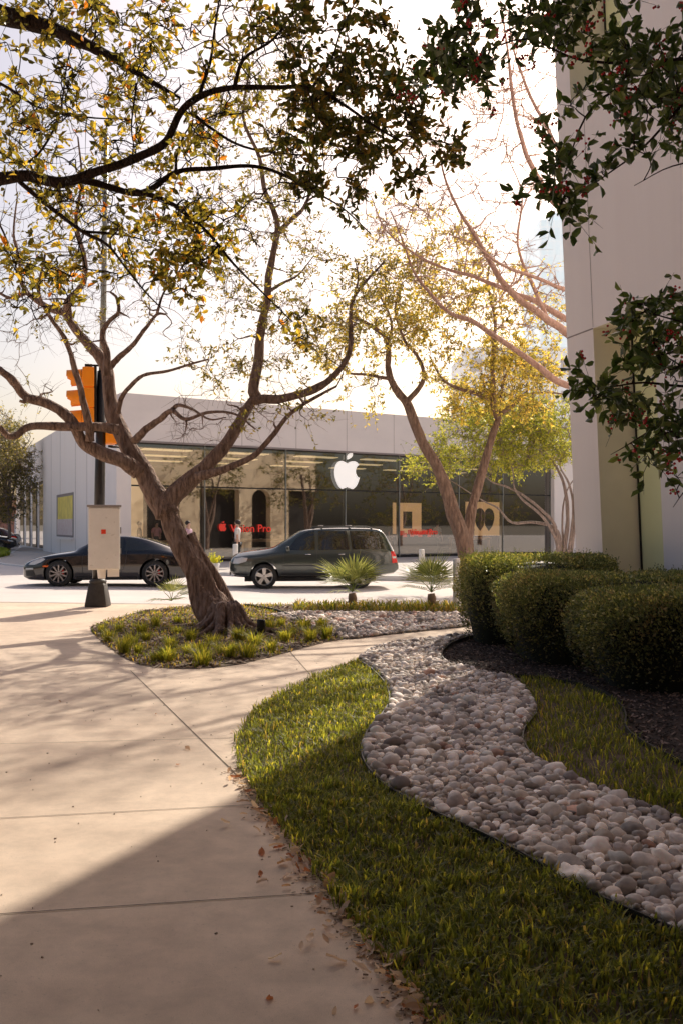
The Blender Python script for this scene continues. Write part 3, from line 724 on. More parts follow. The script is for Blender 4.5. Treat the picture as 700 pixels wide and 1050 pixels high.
F([(240, 90), (250, 60), (280, 40), (300, 10), (310, -30)], 2.4, 1, -.3, -.6)
F([(320, 90), (340, 60), (350, 30), (370, -10)], 1.8, .9, -.3, -.3)
F([(140, 85), (135, 130), (140, 160)], 1.4, .8, 0, 0)
T.tw = 1.7
T.fill([(60, 60, 110, 80, 56, -.9, .9, .2), (100, 150, 130, 60, 48, -.8, .9, .2), (170, 240, 60, 50, 34, -.6, .6, .2), (60, 240, 70, 50, 34, -.7, .7, .4), (200, 60, 90, 70, 44, -.8, .9, .25), (180, 130, 170, 150, 90, -.9, .9, .93),
        (215, 250, 45, 60, 24, -.5, .5, .2), (40, 300, 50, 30, 12, -.5, .5, .6), (300, 330, 20, 30, 5, -.3, .3, .5)], 5, .22, 4, .007)
T.cols = [(.40, (.06, .07, .022)), (.3, (.11, .10, .03)), (.15, (.20, .13, .035)), (.15, (.04, .05, .02))]
T.fill([(330, 40, 75, 55, 36, -.8, .4, .05), (365, 110, 80, 60, 44, -.8, .6, .1), (410, 150, 60, 45, 24, -.6, .6, .15), (330, 170, 70, 50, 26, -.6, .6, .3), (445, 60, 18, 60, 5, -.3, .3, 0)], 7, .2, 4, .006)
T.cols = [(.5, (.09, .09, .03)), (.5, (.14, .13, .04))]; T.ls = .11; T.tw = 1.5  # unseen canopy from here on, added overhead to darken the foreground
T.wlimb([B0+Vector((.3, -.1, 2.6)), Vector((-3.0, 5.5, 4.6)), Vector((-1.4, 3.6, 5.2)), Vector((.4, 2.2, 5.4)), Vector((1.8, .6, 5.3))], .12, .03, .2, 5, 8)
T.wlimb([B0+Vector((.3, -.1, 2.6)), Vector((-3.8, 4.0, 4.4)), Vector((-3.4, 1.4, 4.9)), Vector((-2.6, -1.0, 5.0))], .12, .03, .2, 5, 8)
for k in range(1050):
    y = T.r.uniform(-3.5, 6.2); x = T.r.uniform(-6.5, 1.3); z = max(4.2, 2.15+.56*max(0, y)+.3)+T.r.uniform(0, 1.6)
    T.cluster(Vector((x, y, z)), 8, .4, 4, .012)
T.done('overhanging_tree', 'tree off the left edge whose dark branches with golden leaves overhang the sidewalk', B0)
# --- holly, trunk right of the frame
T = Tree(4.2, 77, M['bark_dark'], M['leaf_holly'], [(.45, (.06, .085, .03)), (.35, (.10, .125, .045)), (.20, (.20, .21, .09))], .056, True, .5)
B0 = Vector((2.45, 4.3, 0))
T.wlimb([B0, B0+Vector((.02, .02, 1.2)), B0+Vector((-.02, 0, 2.4)), B0+Vector((.05, 0, 3.8)), B0+Vector((0, 0, 4.6))], .07, .02, .2, 6, 10)
F = T.limb
for px in ([(940, 130), (820, 100), (700, 105), (640, 90), (600, 120), (575, 190), (562, 222)], [(940, 60), (800, 30), (700, 60), (600, 62), (540, 40), (490, 55), (450, 70)], [(940, 0), (780, -40), (640, -10), (560, 20), (500, 25), (465, 50)],
           [(700, 105), (660, 150), (620, 180), (585, 205)], [(820, 180), (740, 165), (690, 170), (650, 190)], [(640, -10), (600, -20), (540, -10), (470, -10)],
           [(940, 380), (820, 370), (720, 395), (660, 392), (620, 398), (594, 400)], [(800, 380), (720, 420), (670, 440), (640, 458), (626, 466)], [(780, 350), (700, 330), (670, 322), (648, 318)], [(820, 420), (740, 470), (705, 500), (690, 520)], [(720, 395), (690, 370), (650, 350)]):
    F(px, 3 if px[0][0] > 900 else 1.8, .7, T.r.uniform(-.1, .1), T.r.uniform(-.3, .3), .3, 4, 6)
T.fill([(640, 60, 80, 70, 24, -.4, .4, .05), (520, 40, 70, 40, 15, -.3, .3, .05), (680, 120, 60, 60, 18, -.4, .4, .05), (590, 185, 40, 40, 12, -.3, .3, .05), (470, 75, 30, 28, 9, -.2, .2, .05), (560, -10, 110, 30, 12, -.3, .3, 0),
        (740, 100, 50, 140, 26, -.4, .4, 0), (690, 400, 60, 50, 16, -.3, .3, .05), (625, 402, 30, 18, 9, -.2, .2, .05), (660, 325, 28, 18, 6, -.2, .2, .05), (680, 460, 40, 30, 10, -.3, .3, .05), (690, 330, 30, 40, 8, -.3, .3, .05)], 6, .15, 4, .004)
bm_ = MB(); v1, f1 = ICO[1]; rr = random.Random(9)
for tpt in T.tips:
    if rr.random() < .26:
        for k in range(rr.randint(4, 9)):
            c = tpt+Vector((rr.gauss(0, .012), rr.gauss(0, .012), rr.gauss(0, .012))); bm_.add([c+v*.0062 for v in v1], f1)
t = T.done('holly_tree', 'dark holly with red berries reaching in from the right edge', B0)
bm_.v = [(x-B0.x, y-B0.y, z-B0.z) for x, y, z in bm_.v]; tag(bm_.build('berries', M['berry'], t), kind='stuff')
# --- distant trees on the left
def fartree(px, ytop, ybase_z, Z, rx, seed, label, cols, n=150, group='distant trees at the left edge'):
    T = Tree(Z, seed, M['bark_grey'], M['leaf_far'], cols, .16)
    yb = HY+(EYE)*FPX/Z; k = Z/FPX
    T.limb([(px, yb), (px+2, yb-20), (px-1, yb-45)], 3.2, 2, 0, 0, .2, 5, 7)
    for j in range(6): T.limb([(px, yb-35), (px+T.r.uniform(-.5, .5)*rx, (yb-40+ytop)/2+10), (px+T.r.uniform(-.9, .9)*rx, ytop+20)], 1.8, .6, 0, T.r.uniform(-2, 2), .2, 4, 5)
    h = (yb-30-ytop)/2
    T.fill([(px, ytop+h, rx, h, n, -2.2, 2.2, .02), (px-rx*.4, ytop+h*1.3, rx*.7, h*.6, n//3, -2, 2, .02), (px+rx*.3, ytop+h*.7, rx*.7, h*.6, n//3, -2, 2, .02)], 10, 1.0, 4, .05)
    T.done('distant_tree', label, P(px, yb, Z), group)
fartree(8, 432, 0, 62, 30, 81, 'darker distant tree standing behind the parked cars at the left edge', [(.5, (.10, .10, .05)), (.3, (.17, .16, .08)), (.2, (.24, .20, .10))], 190)
fartree(-22, 412, 0, 74, 46, 82, 'paler tall distant tree behind the darker one at the left edge', [(.5, (.20, .19, .11)), (.5, (.28, .25, .14))], 170)
fartree(30, 490, 0, 100, 10, 83, 'small far tree beside the brick building', [(.5, (.14, .13, .07)), (.5, (.22, .2, .1))], 60)
# street tree further along the near kerb (seen mirrored in the store glass)
def streettree(bx, by, seed, label, nc, h0, h1, rr0):
    T = Tree(30.0, seed, M['bark'], M['leaf_far'], [(.5, (.09, .10, .04)), (.3, (.14, .14, .05)), (.2, (.24, .2, .07))], .15)
    b0 = Vector((bx, by, -.02))
    T.wlimb([b0, b0+Vector((.2, 0, 1.6)), b0+Vector((-.7, .2, 3.4)), b0+Vector((-1.0, .1, 5))], .2, .08, .2)
    T.wlimb([b0+Vector((.1, 0, .8)), b0+Vector((.8, .2, 2.6)), b0+Vector((1.3, -.2, 4.6))], .16, .06, .2)
    T.wlimb([b0+Vector((.2, 0, 1.8)), b0+Vector((.2, .6, 3.6)), b0+Vector((.5, .9, 5.2))], .1, .04, .2)
    for k in range(nc):
        a = T.r.uniform(0, 6.28); q = math.sqrt(T.r.random())*rr0
        T.cluster(b0+Vector((q*math.cos(a), q*math.sin(a), T.r.uniform(h0, h1))), 9, .6, 4, .03, .05)
    T.done('street_tree', label, b0, 'street trees mirrored in the storefront glass')
streettree(13.5, 32.5, 91, 'spreading street tree seen mirrored left in the storefront glass', 90, 3.4, 6.4, 2.6)
streettree(19.5, 37.0, 92, 'spreading street tree seen mirrored near the middle of the storefront glass', 130, 2.6, 7.0, 3.0)
streettree(27.0, 41.5, 93, 'dense street tree seen mirrored at the right of the storefront glass', 170, 1.6, 7.4, 3.6)
streettree(34.0, 46.0, 94, 'farthest dense street tree mirrored at the right end of the glass', 170, 1.4, 7.4, 3.8)
# ---------------------------------------------------------------- hedges
def hedge(cx, cy, rx, ry, h, rz, label, seed, nleaf, bright=1.0):
    r = random.Random(seed); t = thing('clipped_hedge', label, 'hedge', (cx, cy, 0), rz, 'clipped rounded hedges beside the building')
    def surf(u, v, k=1.0):      # u azimuth, v 0..1 from base to top centre
        ph = v*math.pi/2; e = .16
        cr = math.cos(ph)**e; sz = math.sin(ph)**.5
        ca, sa = math.cos(u), math.sin(u); ex = .45
        x = math.copysign(abs(ca)**ex, ca)*cr; y = math.copysign(abs(sa)**ex, sa)*cr
        p = Vector((x*rx, y*ry, sz*h)); o = Vector((cx, cy, seed))
        b = 1+.045*noise.noise(p*1.3+o)+.05*noise.noise(p*4+o)+.02*noise.noise(p*11+o); taper = .90+.10*min(1, sz*1.6)
        return Vector((p.x*b*k*taper, p.y*b*k*taper, p.z*(b*.5+.5)*k))
    mb = MB(); nu, nv = 48, 22; vs = []; fs = []
    for j in range(nv+1):
        for i in range(nu): vs.append(surf(2*math.pi*i/nu, j/nv, .91))
    for j in range(nv):
        for i in range(nu): i2 = (i+1) % nu; fs.append((j*nu+i, j*nu+i2, (j+1)*nu+i2, (j+1)*nu+i))
    mb.add(vs, fs, (.012, .016, .008)); mb.build('branch_mass', M['mulchchip'], t)
    lv = MB()
    for k in range(nleaf):
        u = r.uniform(0, 2*math.pi); v = r.random()**.9
        # keep the side that can be seen densest
        p = surf(u, v, r.uniform(.93, 1.05)); q = surf(u, v, 1.08)
        if k % 5 < 2:
            p = surf(u, .9, r.uniform(.97, 1.03)); f_ = math.sqrt(r.random()); p.x *= f_; p.y *= f_; q = p+Vector((0, 0, 1))
        d = (q-p).normalized()+Vector((r.gauss(0, .7), r.gauss(0, .7), r.gauss(.1, .7)))
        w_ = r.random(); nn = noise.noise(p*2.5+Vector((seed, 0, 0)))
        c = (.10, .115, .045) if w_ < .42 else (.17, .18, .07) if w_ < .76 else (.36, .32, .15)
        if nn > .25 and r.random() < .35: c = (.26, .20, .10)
        kk = r.uniform(.6, 1.3)*bright*(.65+1.2*min(1, max(0, p.z/h))**1.5); leaf(lv, p, d, r.uniform(.026, .046), tuple(x*kk for x in c), r, .55)  # lit tops and darker flanks painted in: leaf colour brightens with height
    for k in range(260):
        u = r.uniform(0, 6.28); v = .35+.65*r.random(); p = surf(u, v, 1.0); q = surf(u, v, 1.03+.07*r.random()); sh = q+Vector((r.gauss(0, .01), r.gauss(0, .01), .03))
        for j in range(5): leaf(lv, p.lerp(sh, j/4), Vector((r.gauss(0, .6), r.gauss(0, .6), .8)), .032, (.16, .17, .06), r, .5)
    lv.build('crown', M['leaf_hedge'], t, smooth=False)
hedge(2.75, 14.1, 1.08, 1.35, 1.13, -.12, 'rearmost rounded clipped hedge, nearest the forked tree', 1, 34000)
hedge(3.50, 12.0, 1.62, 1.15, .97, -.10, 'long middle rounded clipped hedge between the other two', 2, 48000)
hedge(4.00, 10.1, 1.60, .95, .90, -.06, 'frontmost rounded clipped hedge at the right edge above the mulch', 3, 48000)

# ---------------------------------------------------------------- grass clumps, palms, small plants
def clump(x, y, s, seed, cols, n=90, name='grass_clump', label=None, group=None):
    r = random.Random(seed); mb = MB()
    for k in range(n):
        a = r.uniform(0, 6.28); q = r.random()*.07*s; c = r.choice(cols); v = r.uniform(.8, 1.2)
        blade(mb, Vector((q*math.cos(a), q*math.sin(a), 0)), s*r.uniform(.12, .26), .010, a+r.gauss(0, .4), r.uniform(.2, 1.0), tuple(c_*v for c_ in c))
    o = mb.build(name, M['grass'], None, smooth=False, loc=(x, y, .004)); return o
YG = [(.15, .17, .045), (.11, .135, .035), (.25, .24, .07)]
spots = [(122, 646), (112, 655), (135, 660), (150, 655), (142, 668), (160, 676), (175, 664), (182, 648), (128, 668), (196, 655), (172, 676), (205, 672), (192, 668), (160, 640), (225, 668), (236, 672), (218, 660), (182, 636),
         (262, 660), (278, 666), (292, 655), (275, 646), (300, 650), (318, 655), (335, 652), (254, 672), (146, 648), (105, 646), (288, 640), (312, 645), (246, 655), (208, 680), (330, 643)]
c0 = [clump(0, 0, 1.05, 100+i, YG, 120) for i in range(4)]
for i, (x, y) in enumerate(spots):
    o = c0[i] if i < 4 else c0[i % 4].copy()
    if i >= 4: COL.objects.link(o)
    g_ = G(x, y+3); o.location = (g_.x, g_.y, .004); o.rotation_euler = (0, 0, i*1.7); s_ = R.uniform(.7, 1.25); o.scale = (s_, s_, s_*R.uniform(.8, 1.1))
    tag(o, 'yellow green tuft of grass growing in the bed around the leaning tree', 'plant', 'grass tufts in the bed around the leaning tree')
mb = MB()
def gc(x, y, r):
    c = r.choice([(.14, .16, .04), (.20, .17, .06), (.25, .18, .09), (.10, .13, .03)])
    blade(mb, Vector((x, y, .005)), r.uniform(.03, .09), .014, r.uniform(0, 6.28), r.uniform(.3, 1.2), c)
scatter(island, 230, gc, lambda x, y, r: not inside((x, y), pebble2) and noise.noise(Vector((x*1.5, y*1.5, 2))) > -.15, seed=8)
def gc2(x, y, r):
    c = r.choice([(.10, .12, .03), (.16, .155, .05), (.07, .09, .025), (.22, .17, .08)])
    blade(mb, Vector((x, y, .005)), r.uniform(.08, .2), .02, r.uniform(0, 6.28), r.uniform(.3, 1.2), c)
scatter([(-.9, 18.3), (4.2, 17.8), (4.2, 19.7), (-.9, 19.7)], 230, gc2, seed=9)
tag(mb.build('ground_cover', M['grass'], None, smooth=False), None, 'ground cover', None, 'stuff')
def palm(px, py, Z, s, seed, label, nfan=13, stem=True):
    r = random.Random(seed); b = P(px, 0, Z).xy.to_3d(); t = thing('fan_palm', label, 'palm', b, 0, 'small fan palms along the street')
    if stem:
        mb = MB(); mb.tube([(0, 0, 0), (.01, 0, .12*s), (0, .01, .18*s)], [.05*s, .055*s, .045*s], 10, True, (.26, .18, .12), .4); mb.build('trunk', M['mulchchip'], t)
    for k in range(nfan):
        a = 2*math.pi*k/nfan+r.uniform(-.2, .2); el = r.uniform(-.05, 1.35); d = Vector((math.cos(a)*math.cos(el), math.sin(a)*math.cos(el), math.sin(el)))
        L_ = r.uniform(.14, .26)*s; base = Vector((0, 0, .20*s)); hub = base+d*L_; mb = MB()
        mb.tube([base, base+d*L_*.5+Vector((0, 0, .02)), hub], [.008, .006, .005], 4, False, (.16, .2, .07))
        side = d.cross(Vector((0, 0, 1))).normalized() if abs(d.z) < .99 else Vector((1, 0, 0)); up = side.cross(d).normalized()
        ns = 17; fl = r.uniform(.34, .48)*s
        for j in range(ns):
            th = (j/(ns-1)-.5)*2.5; q = (d*math.cos(th)+side*math.sin(th)).normalized(); w_ = (up*math.cos(th*.2)).cross(q).normalized()*.0105*s
            ll = fl*(1-.18*abs(th)/1.45)*r.uniform(.9, 1.05); droop = Vector((0, 0, -.05*s))*r.uniform(.2, 1.2)
            c = r.choice([(.10, .12, .055), (.15, .17, .08), (.24, .25, .13)]); m_ = hub+q*ll*.55+up*.01; e_ = hub+q*ll+droop
            mb.add([hub, m_-w_, m_+w_, e_], [(0, 1, 2), (1, 3, 2)], c)
        mb.build('frond', M['palm'], t, smooth=False)
palm(361, 623, 19.3, 1.5, 1, 'small fan palm in front of the grey green car')
palm(442, 622, 19.3, 1.45, 2, 'small fan palm nearer the forked tree and white posts')
palm(176, 626, 18.6, .9, 3, 'smallest fan palm growing behind the leaning tree, trunkless', 9, False)
# fallen leaves
lm = []
for k in range(6):
    r = random.Random(k); mb = MB(); s_ = .055; c = [(.62, .50, .40), (.50, .34, .22), (.70, .60, .50), (.45, .20, .10), (.72, .62, .52), (.56, .45, .36)][k]
    n = 7; vs = []; fs = []
    for i in range(n):
        x = i/(n-1); wd = .22*math.sin(math.pi*min(1, x*.96+.03))**.8; z = .10*math.sin(x*3+k)+.02
        vs += [(x*s_, -wd*s_, (z+.10*((k+i) % 3)*.5)*s_), (x*s_, 0, z*s_), (x*s_, wd*s_, (z+.14)*s_)]
    for i in range(n-1): o = i*3; fs += [(o, o+1, o+4, o+3), (o+1, o+2, o+5, o+4)]
    mb.add(vs, fs, c); ob = mb.build('fallen_leaf', M['dryleaf'], None); lm.append(ob)
rr = random.Random(17); cnt = 0
edge = [p for p in E_side if p[1] < 6.6]
while cnt < 285:
    i = rr.randint(0, len(edge)-2); a, b = Vector(edge[i]), Vector(edge[i+1]); tt = rr.random(); p = a.lerp(b, tt); d = (b-a).normalized(); nr = Vector((d.y, -d.x))
    if nr.x > 0: nr = -nr
    if p.y < 2.4 or rr.random() > (1.3-p.y/8): continue
    p = p+nr*(abs(rr.gauss(0, .07))-.03)
    if rr.random() < .06: p = p+nr*rr.uniform(.1, .5)
    o = lm[cnt] if cnt < 6 else lm[cnt % 6].copy()
    if cnt >= 6: COL.objects.link(o)
    o.location = (p.x, p.y, .008+rr.random()*.012); o.rotation_euler = (rr.gauss(0, .35), rr.gauss(0, .35), rr.uniform(0, 6.28)); s_ = rr.uniform(.6, 1.5); o.scale = (s_,)*3
    tag(o, 'dry curled fallen leaf lying along the lawn edge of the sidewalk', 'leaf', 'fallen leaves along the lawn edge'); cnt += 1
for (x, y) in ((190, 768), (185, 785), (160, 733), (366, 1033), (355, 988), (300, 898), (240, 752), (60, 720), (352, 940)):
    o = lm[rr.randint(0, 5)].copy(); COL.objects.link(o); q = G(x, y); o.location = (q.x, q.y, .008); o.rotation_euler = (rr.gauss(0, .2), rr.gauss(0, .2), rr.uniform(0, 6)); 
    tag(o, 'stray dry leaf lying out on the open concrete of the sidewalk', 'leaf', 'stray leaves on the open sidewalk')
mb = MB()
for k in range(1500):
    i = rr.randint(0, len(edge)-2); p = Vector(edge[i]).lerp(Vector(edge[i+1]), rr.random()); d = (Vector(edge[i+1])-Vector(edge[i])).normalized(); nr = Vector((d.y, -d.x)); nr = -nr if nr.x > 0 else nr
    p = p+nr*(abs(rr.gauss(0, .06))-.03); q = rr.uniform(.006, .02); M3 = Matrix.Rotation(rr.uniform(0, 6.28), 3, 'Z') @ Matrix.Rotation(rr.gauss(0, .3), 3, 'X')
    mb.box((p.x, p.y, .008), (q, q*.5, .002), M3, rr.choice([(.4, .3, .2), (.55, .45, .34), (.2, .12, .07), (.12, .08, .05)]))
for k in range(260):
    x, y = rr.uniform(-3, 1.2), rr.uniform(2.4, 12); q = rr.uniform(.004, .012)
    if inside((x, y), lawn): continue
    mb.box((x, y, .003), (q, q*.6, .004), Matrix.Rotation(rr.uniform(0, 6.28), 3, 'Z'), rr.choice([(.3, .22, .16), (.6, .5, .4), (.12, .08, .05)]))
tag(mb.build('leaf_litter', M['mulchchip'], None, smooth=False), None, 'litter', None, 'stuff')
# landscape light
q = G(268, 655); t = thing('garden_spotlight', 'short black cylindrical garden light beside the leaning tree roots', 'garden light', (q.x, q.y, 0))
mb = MB(); mb.lathe([(0, .27), (.055, .27), (.06, .26), (.06, .10), (.05, .09), (0, .09)], n=16); mb.build('lamp_housing', M['black_metal'], t)
mb = MB(); mb.cyl((0, 0, -.02), (0, 0, .1), .012); mb.build('stake', M['black_metal'], t)
mb = MB(); mb.lathe([(.044, .272), (0, .274)], n=16); mb.build('lens', M['carglass'], t)

# ---------------------------------------------------------------- right-hand building
Cb = Vector((3.82, 16.0)); wd_ = Vector((.26, -.966)).normalized(); nin = Vector((-wd_.y, wd_.x))  # inwards = (+x)
if nin.x < 0: nin = -nin
LEAN = .043
def W(t, k, z):
    p = Cb+wd_*t+nin*k; return Vector((p.x-LEAN*z, p.y, z))
mb = MB()
def quad(mb, a, b, c, d): mb.add([a, b, c, d], [(0, 1, 2, 3)])
H0 = 30.0  # raised so the unseen upper part blocks sky light
def tpx(px):
    a = (px-CX)/FPX; return (a*Cb.y-Cb.x)/(wd_.x-a*wd_.y)
ta, tb = tpx(621), tpx(684); zt = 4.6; zu = 8.2; ua, ub = tpx(608), tpx(664); rec = .67
for (t0, t1, z0, z1) in ((0, ta, -.3, zt), (tb, 32, -.3, zt), (0, 32, zt, zu), (0, ua, zu, H0), (ub, 32, zu, H0), (ua, ub, 12.6, H0)):
    nz = max(1, int((z1-z0)/2))
    quad(mb, W(t0, 0, z0), W(t1, 0, z0), W(t1, 0, z1), W(t0, 0, z1))
quad(mb, W(0, 0, -.3), W(0, 12, -.3), W(0, 12, H0), W(0, 0, H0)); quad(mb, W(0, 0, H0), W(32, 0, H0), W(32, 12, H0), W(0, 12, H0)); quad(mb, W(0, 12, -.3), W(32, 12, -.3), W(32, 12, H0), W(0, 12, H0)); quad(mb, W(32, 0, -.3), W(32, 12, -.3), W(32, 12, H0), W(32, 0, H0))
rb = thing('corner_building', 'tall pale pinkish concrete building with leaning edge at the right', 'building', (0, 0, 0))
mb.build('wall', M['wall_pink'], rb, smooth=False)
for nm, t0, t1, z0, z1, gm in (('window', ta, tb, -.3, zt, M['glass_green']), ('window', ua, ub, zu, 12.6, M['glass_green'])):
    mb = MB(); quad(mb, W(t0, 0, z0), W(t0, rec, z0), W(t0, rec, z1), W(t0, 0, z1)); quad(mb, W(t1, 0, z0), W(t1, rec, z0), W(t1, rec, z1), W(t1, 0, z1))
    quad(mb, W(t0, 0, z1), W(t0, rec, z1), W(t1, rec, z1), W(t1, 0, z1)); quad(mb, W(t0, 0, z0), W(t0, rec, z0), W(t1, rec, z0), W(t1, 0, z0))
    wn = mb.build(nm, M['reveal'], rb, smooth=False)
    mb = MB(); quad(mb, W(t0, rec-.02, z0), W(t1, rec-.02, z0), W(t1, rec-.02, z1), W(t0, rec-.02, z1)); mb.build('pane', gm, wn, smooth=False)
    for tt in (t0+.03, (t0+t1)/2+.35):
        mb = MB(); mb.add([W(tt, rec-.045, z0), W(tt+.026, rec-.045, z0), W(tt+.026, rec-.045, z1), W(tt, rec-.045, z1), W(tt, rec-.025, z0), W(tt+.026, rec-.025, z0), W(tt+.026, rec-.025, z1), W(tt, rec-.025, z1)], [(0, 1, 2, 3), (0, 3, 7, 4), (1, 5, 6, 2)]); mb.build('frame', M['black_metal'], wn, smooth=False)
    mb = MB(); mb.add([W(t0, rec-.06, 2.8), W(t1, rec-.06, 2.8), W(t1, rec-.06, 2.84), W(t0, rec-.06, 2.84)], [(0, 1, 2, 3)])
    mb.build('crossbar', M['black_metal'], wn, smooth=False)
mb = MB()   # panel joints, slim proud strips
for (t0, z0, t1, z1) in ((0, zt-.012, ta, zt-.012), (tb, zt-.012, 20, zt-.012), (0, 10.2, ua, 10.2), (ub, 10.2, 20, 10.2)):
    quad(mb, W(t0, -.003, z0), W(t1, -.003, z1), W(t1, -.003, z1+.022), W(t0, -.003, z0+.022))
for tt in (ta+.0, 3.6, 4.8):
    z0 = zt+.02
    quad(mb, W(tt, -.003, z0), W(tt+.012, -.003, z0), W(tt+.012, -.003, zu), W(tt, -.003, zu))
mb.build('panel_joints', M['seam'], rb, smooth=False)
mb = MB(); mb.add([W(tb-.02, .2, -.3), W(tb-.02, .45, -.3), W(tb-.02, .45, 2.2), W(tb-.02, .2, 2.2)], [(0, 1, 2, 3)]); mb.build('reflection_strip', M['tan'], rb, smooth=False)  # tan strip paints a reflection of sunlit stone

# ---------------------------------------------------------------- storefront building
C0 = Vector((-9.03, 40.4)); u_ = Vector((.8192, .5736)); vN = Vector((-.5736, .8192)); v_ = (Vector((-18.3, 61))-C0).normalized()
def Fs(px):
    a = (px-CX)/FPX; return (a*C0.y-C0.x)/(u_.x-a*u_.y)
def Fp(px, py):
    s = Fs(px); p = C0+u_*s; return s, EYE-(py-HY)/FPX*p.y
def S3(s, k, z): p = C0+u_*s+v_*k; return Vector((p.x, p.y, z))
def sbox(mb, s0, s1, k0, k1, z0, z1, col=None):
    vs = [S3(s, k, z) for s in (s0, s1) for k in (k0, k1) for z in (z0, z1)]
    mb.add(vs, [(0, 1, 3, 2), (4, 6, 7, 5), (0, 4, 5, 1), (2, 3, 7, 6), (0, 2, 6, 4), (1, 5, 7, 3)], col)
st = thing('glass_store', 'single storey glass fronted store with grey stone fascia and white side wall', 'building')
sG0, sG1 = Fs(131), Fs(564); ZG = 5.02; ZR = 6.93
mb = MB(); sbox(mb, 0, sG1, -.35, 14, ZG, ZR); mb.build('fascia', M['store_wall'], st, smooth=False, fix=True)
mb = MB()
for k in range(1, 9):
    s = sG1*k/9; sbox(mb, s, s+.02, -.353, -.34, ZG+.01, ZR)
sbox(mb, 0, sG1, -.37, -.34, ZG-.06, ZG+.02); mb.build('fascia_joints', M['seam'], st, smooth=False)
sd_ = (Vector((-18.3, 61))-C0).normalized(); sn_ = Vector((-sd_.y, sd_.x))
if sn_.x > 0: sn_ = -sn_
def S4(t, k, z): p = C0+sd_*t+sn_*k; return Vector((p.x, p.y, z))
def pbox(mb, t0, t1, k0, k1, z0, z1, f=S4):
    vs = [f(s, k, z) for s in (t0, t1) for k in (k0, k1) for z in (z0, z1)]
    mb.add(vs, [(0, 1, 3, 2), (4, 6, 7, 5), (0, 4, 5, 1), (2, 3, 7, 6), (0, 2, 6, 4), (1, 5, 7, 3)])
def Tpx(px):
    a = (px-CX)/FPX; return (a*C0.y-C0.x)/(sd_.x-a*sd_.y)
t85, t44 = Tpx(85), Tpx(44.5)
mb = MB(); pbox(mb, 0, t44, -.5, .02, -.3, 6.88)
sbox(mb, 0.03, sG0-.1, .0, .6, -.3, ZG-.002); mb.build('wall', M['white_wall'], st, smooth=False, fix=True)
mb = MB(); pbox(mb, .0, t85, .02, .10, -.3, 6.9); mb.build('wall_panel', M['white_wall'], st, smooth=False, fix=True)
mb = MB()
for t_ in (t85*.32, t85*.8): pbox(mb, t_, t_+.05, .10, .104, 0, 6.8)
for t_ in (t85+2, t85+7, t44-3.5): pbox(mb, t_, t_+.06, .02, .024, 0, 6.8)
mb.build('wall_joints', M['seam'], st, smooth=False)
tw0, tw1 = Tpx(76), Tpx(59)
wn = MB(); pbox(wn, tw0, tw1, .0, .05, .95, 3.25); wn = wn.build('window', M['seam'], st, smooth=False)  # coloured panels in this window paint its reflections
mb = MB(); pbox(mb, tw0+.15, tw1-.5, .05, .06, 1.9, 3.1); mb.build('yellow_reflection', M['ylw'], wn, smooth=False)
mb = MB(); pbox(mb, tw0+.15, tw1-.3, .05, .065, 1.05, 1.9); mb.build('pink_reflection', M['pnk'], wn, smooth=False)
mb = MB(); pbox(mb, tw0-.3, tw1+.3, .02, .22, .82, .94); mb.build('sill', M['white_wall'], wn, smooth=False)
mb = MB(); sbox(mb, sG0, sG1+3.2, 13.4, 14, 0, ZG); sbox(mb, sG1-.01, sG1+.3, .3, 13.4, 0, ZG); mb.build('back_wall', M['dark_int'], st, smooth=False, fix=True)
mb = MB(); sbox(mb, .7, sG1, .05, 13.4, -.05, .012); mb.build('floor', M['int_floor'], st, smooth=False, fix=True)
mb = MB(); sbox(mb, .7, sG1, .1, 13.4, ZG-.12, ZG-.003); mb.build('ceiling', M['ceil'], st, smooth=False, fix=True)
for j in range(3):
    for i in range(6):
        s = 1.5+i*(sG1-1.5)/6+j*.8; mb = MB(); sbox(mb, s, s+2.3, 1.6+j*3.6, 2.3+j*3.6, ZG-.16, ZG-.121); mb.build('ceiling_light', M['ceil_light'], st, smooth=False)
# tan left part of interior and piers
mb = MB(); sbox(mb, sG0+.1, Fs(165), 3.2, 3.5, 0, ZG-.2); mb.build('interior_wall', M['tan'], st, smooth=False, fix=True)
# glass panes, fins
seams = [131, 210, 293, 354, 409, 470, 515, 564]; seams_s = [Fs(p) for p in seams]
for a, b in zip(seams_s, seams_s[1:]):
    pane = MB(); quad(pane, S3(a+.02, 0, .02), S3(b-.02, 0, .02), S3(b-.02, 0, ZG-.002), S3(a+.02, 0, ZG-.002)); pane.build('glass_pane', M['storeglass'], st, smooth=False)
for k, a in enumerate(seams_s):
    mb = MB(); w_ = .05 if k in (0,) else .03; sbox(mb, a-w_/2, a+w_/2, -.05, .30, 0.012, ZG-.003); mb.build('glass_fin', M['white'] if k == 0 else M['fin'], st, smooth=False)
mb = MB(); sbox(mb, sG0, sG1, -.015, .02, 3.18, 3.24); mb.build('transom', M['black_metal'], st, smooth=False)
mb = MB(); sbox(mb, sG0, sG1, -.03, .06, 0.0, .12); mb.build('base_rail', M['black_metal'], st, smooth=False)
# white end pier
mb = MB(); sbox(mb, sG1, sG1+6, -.36, 1.0, -.3, 5.6); mb.build('end_wall', M['white_wall'], st, smooth=False, fix=True)
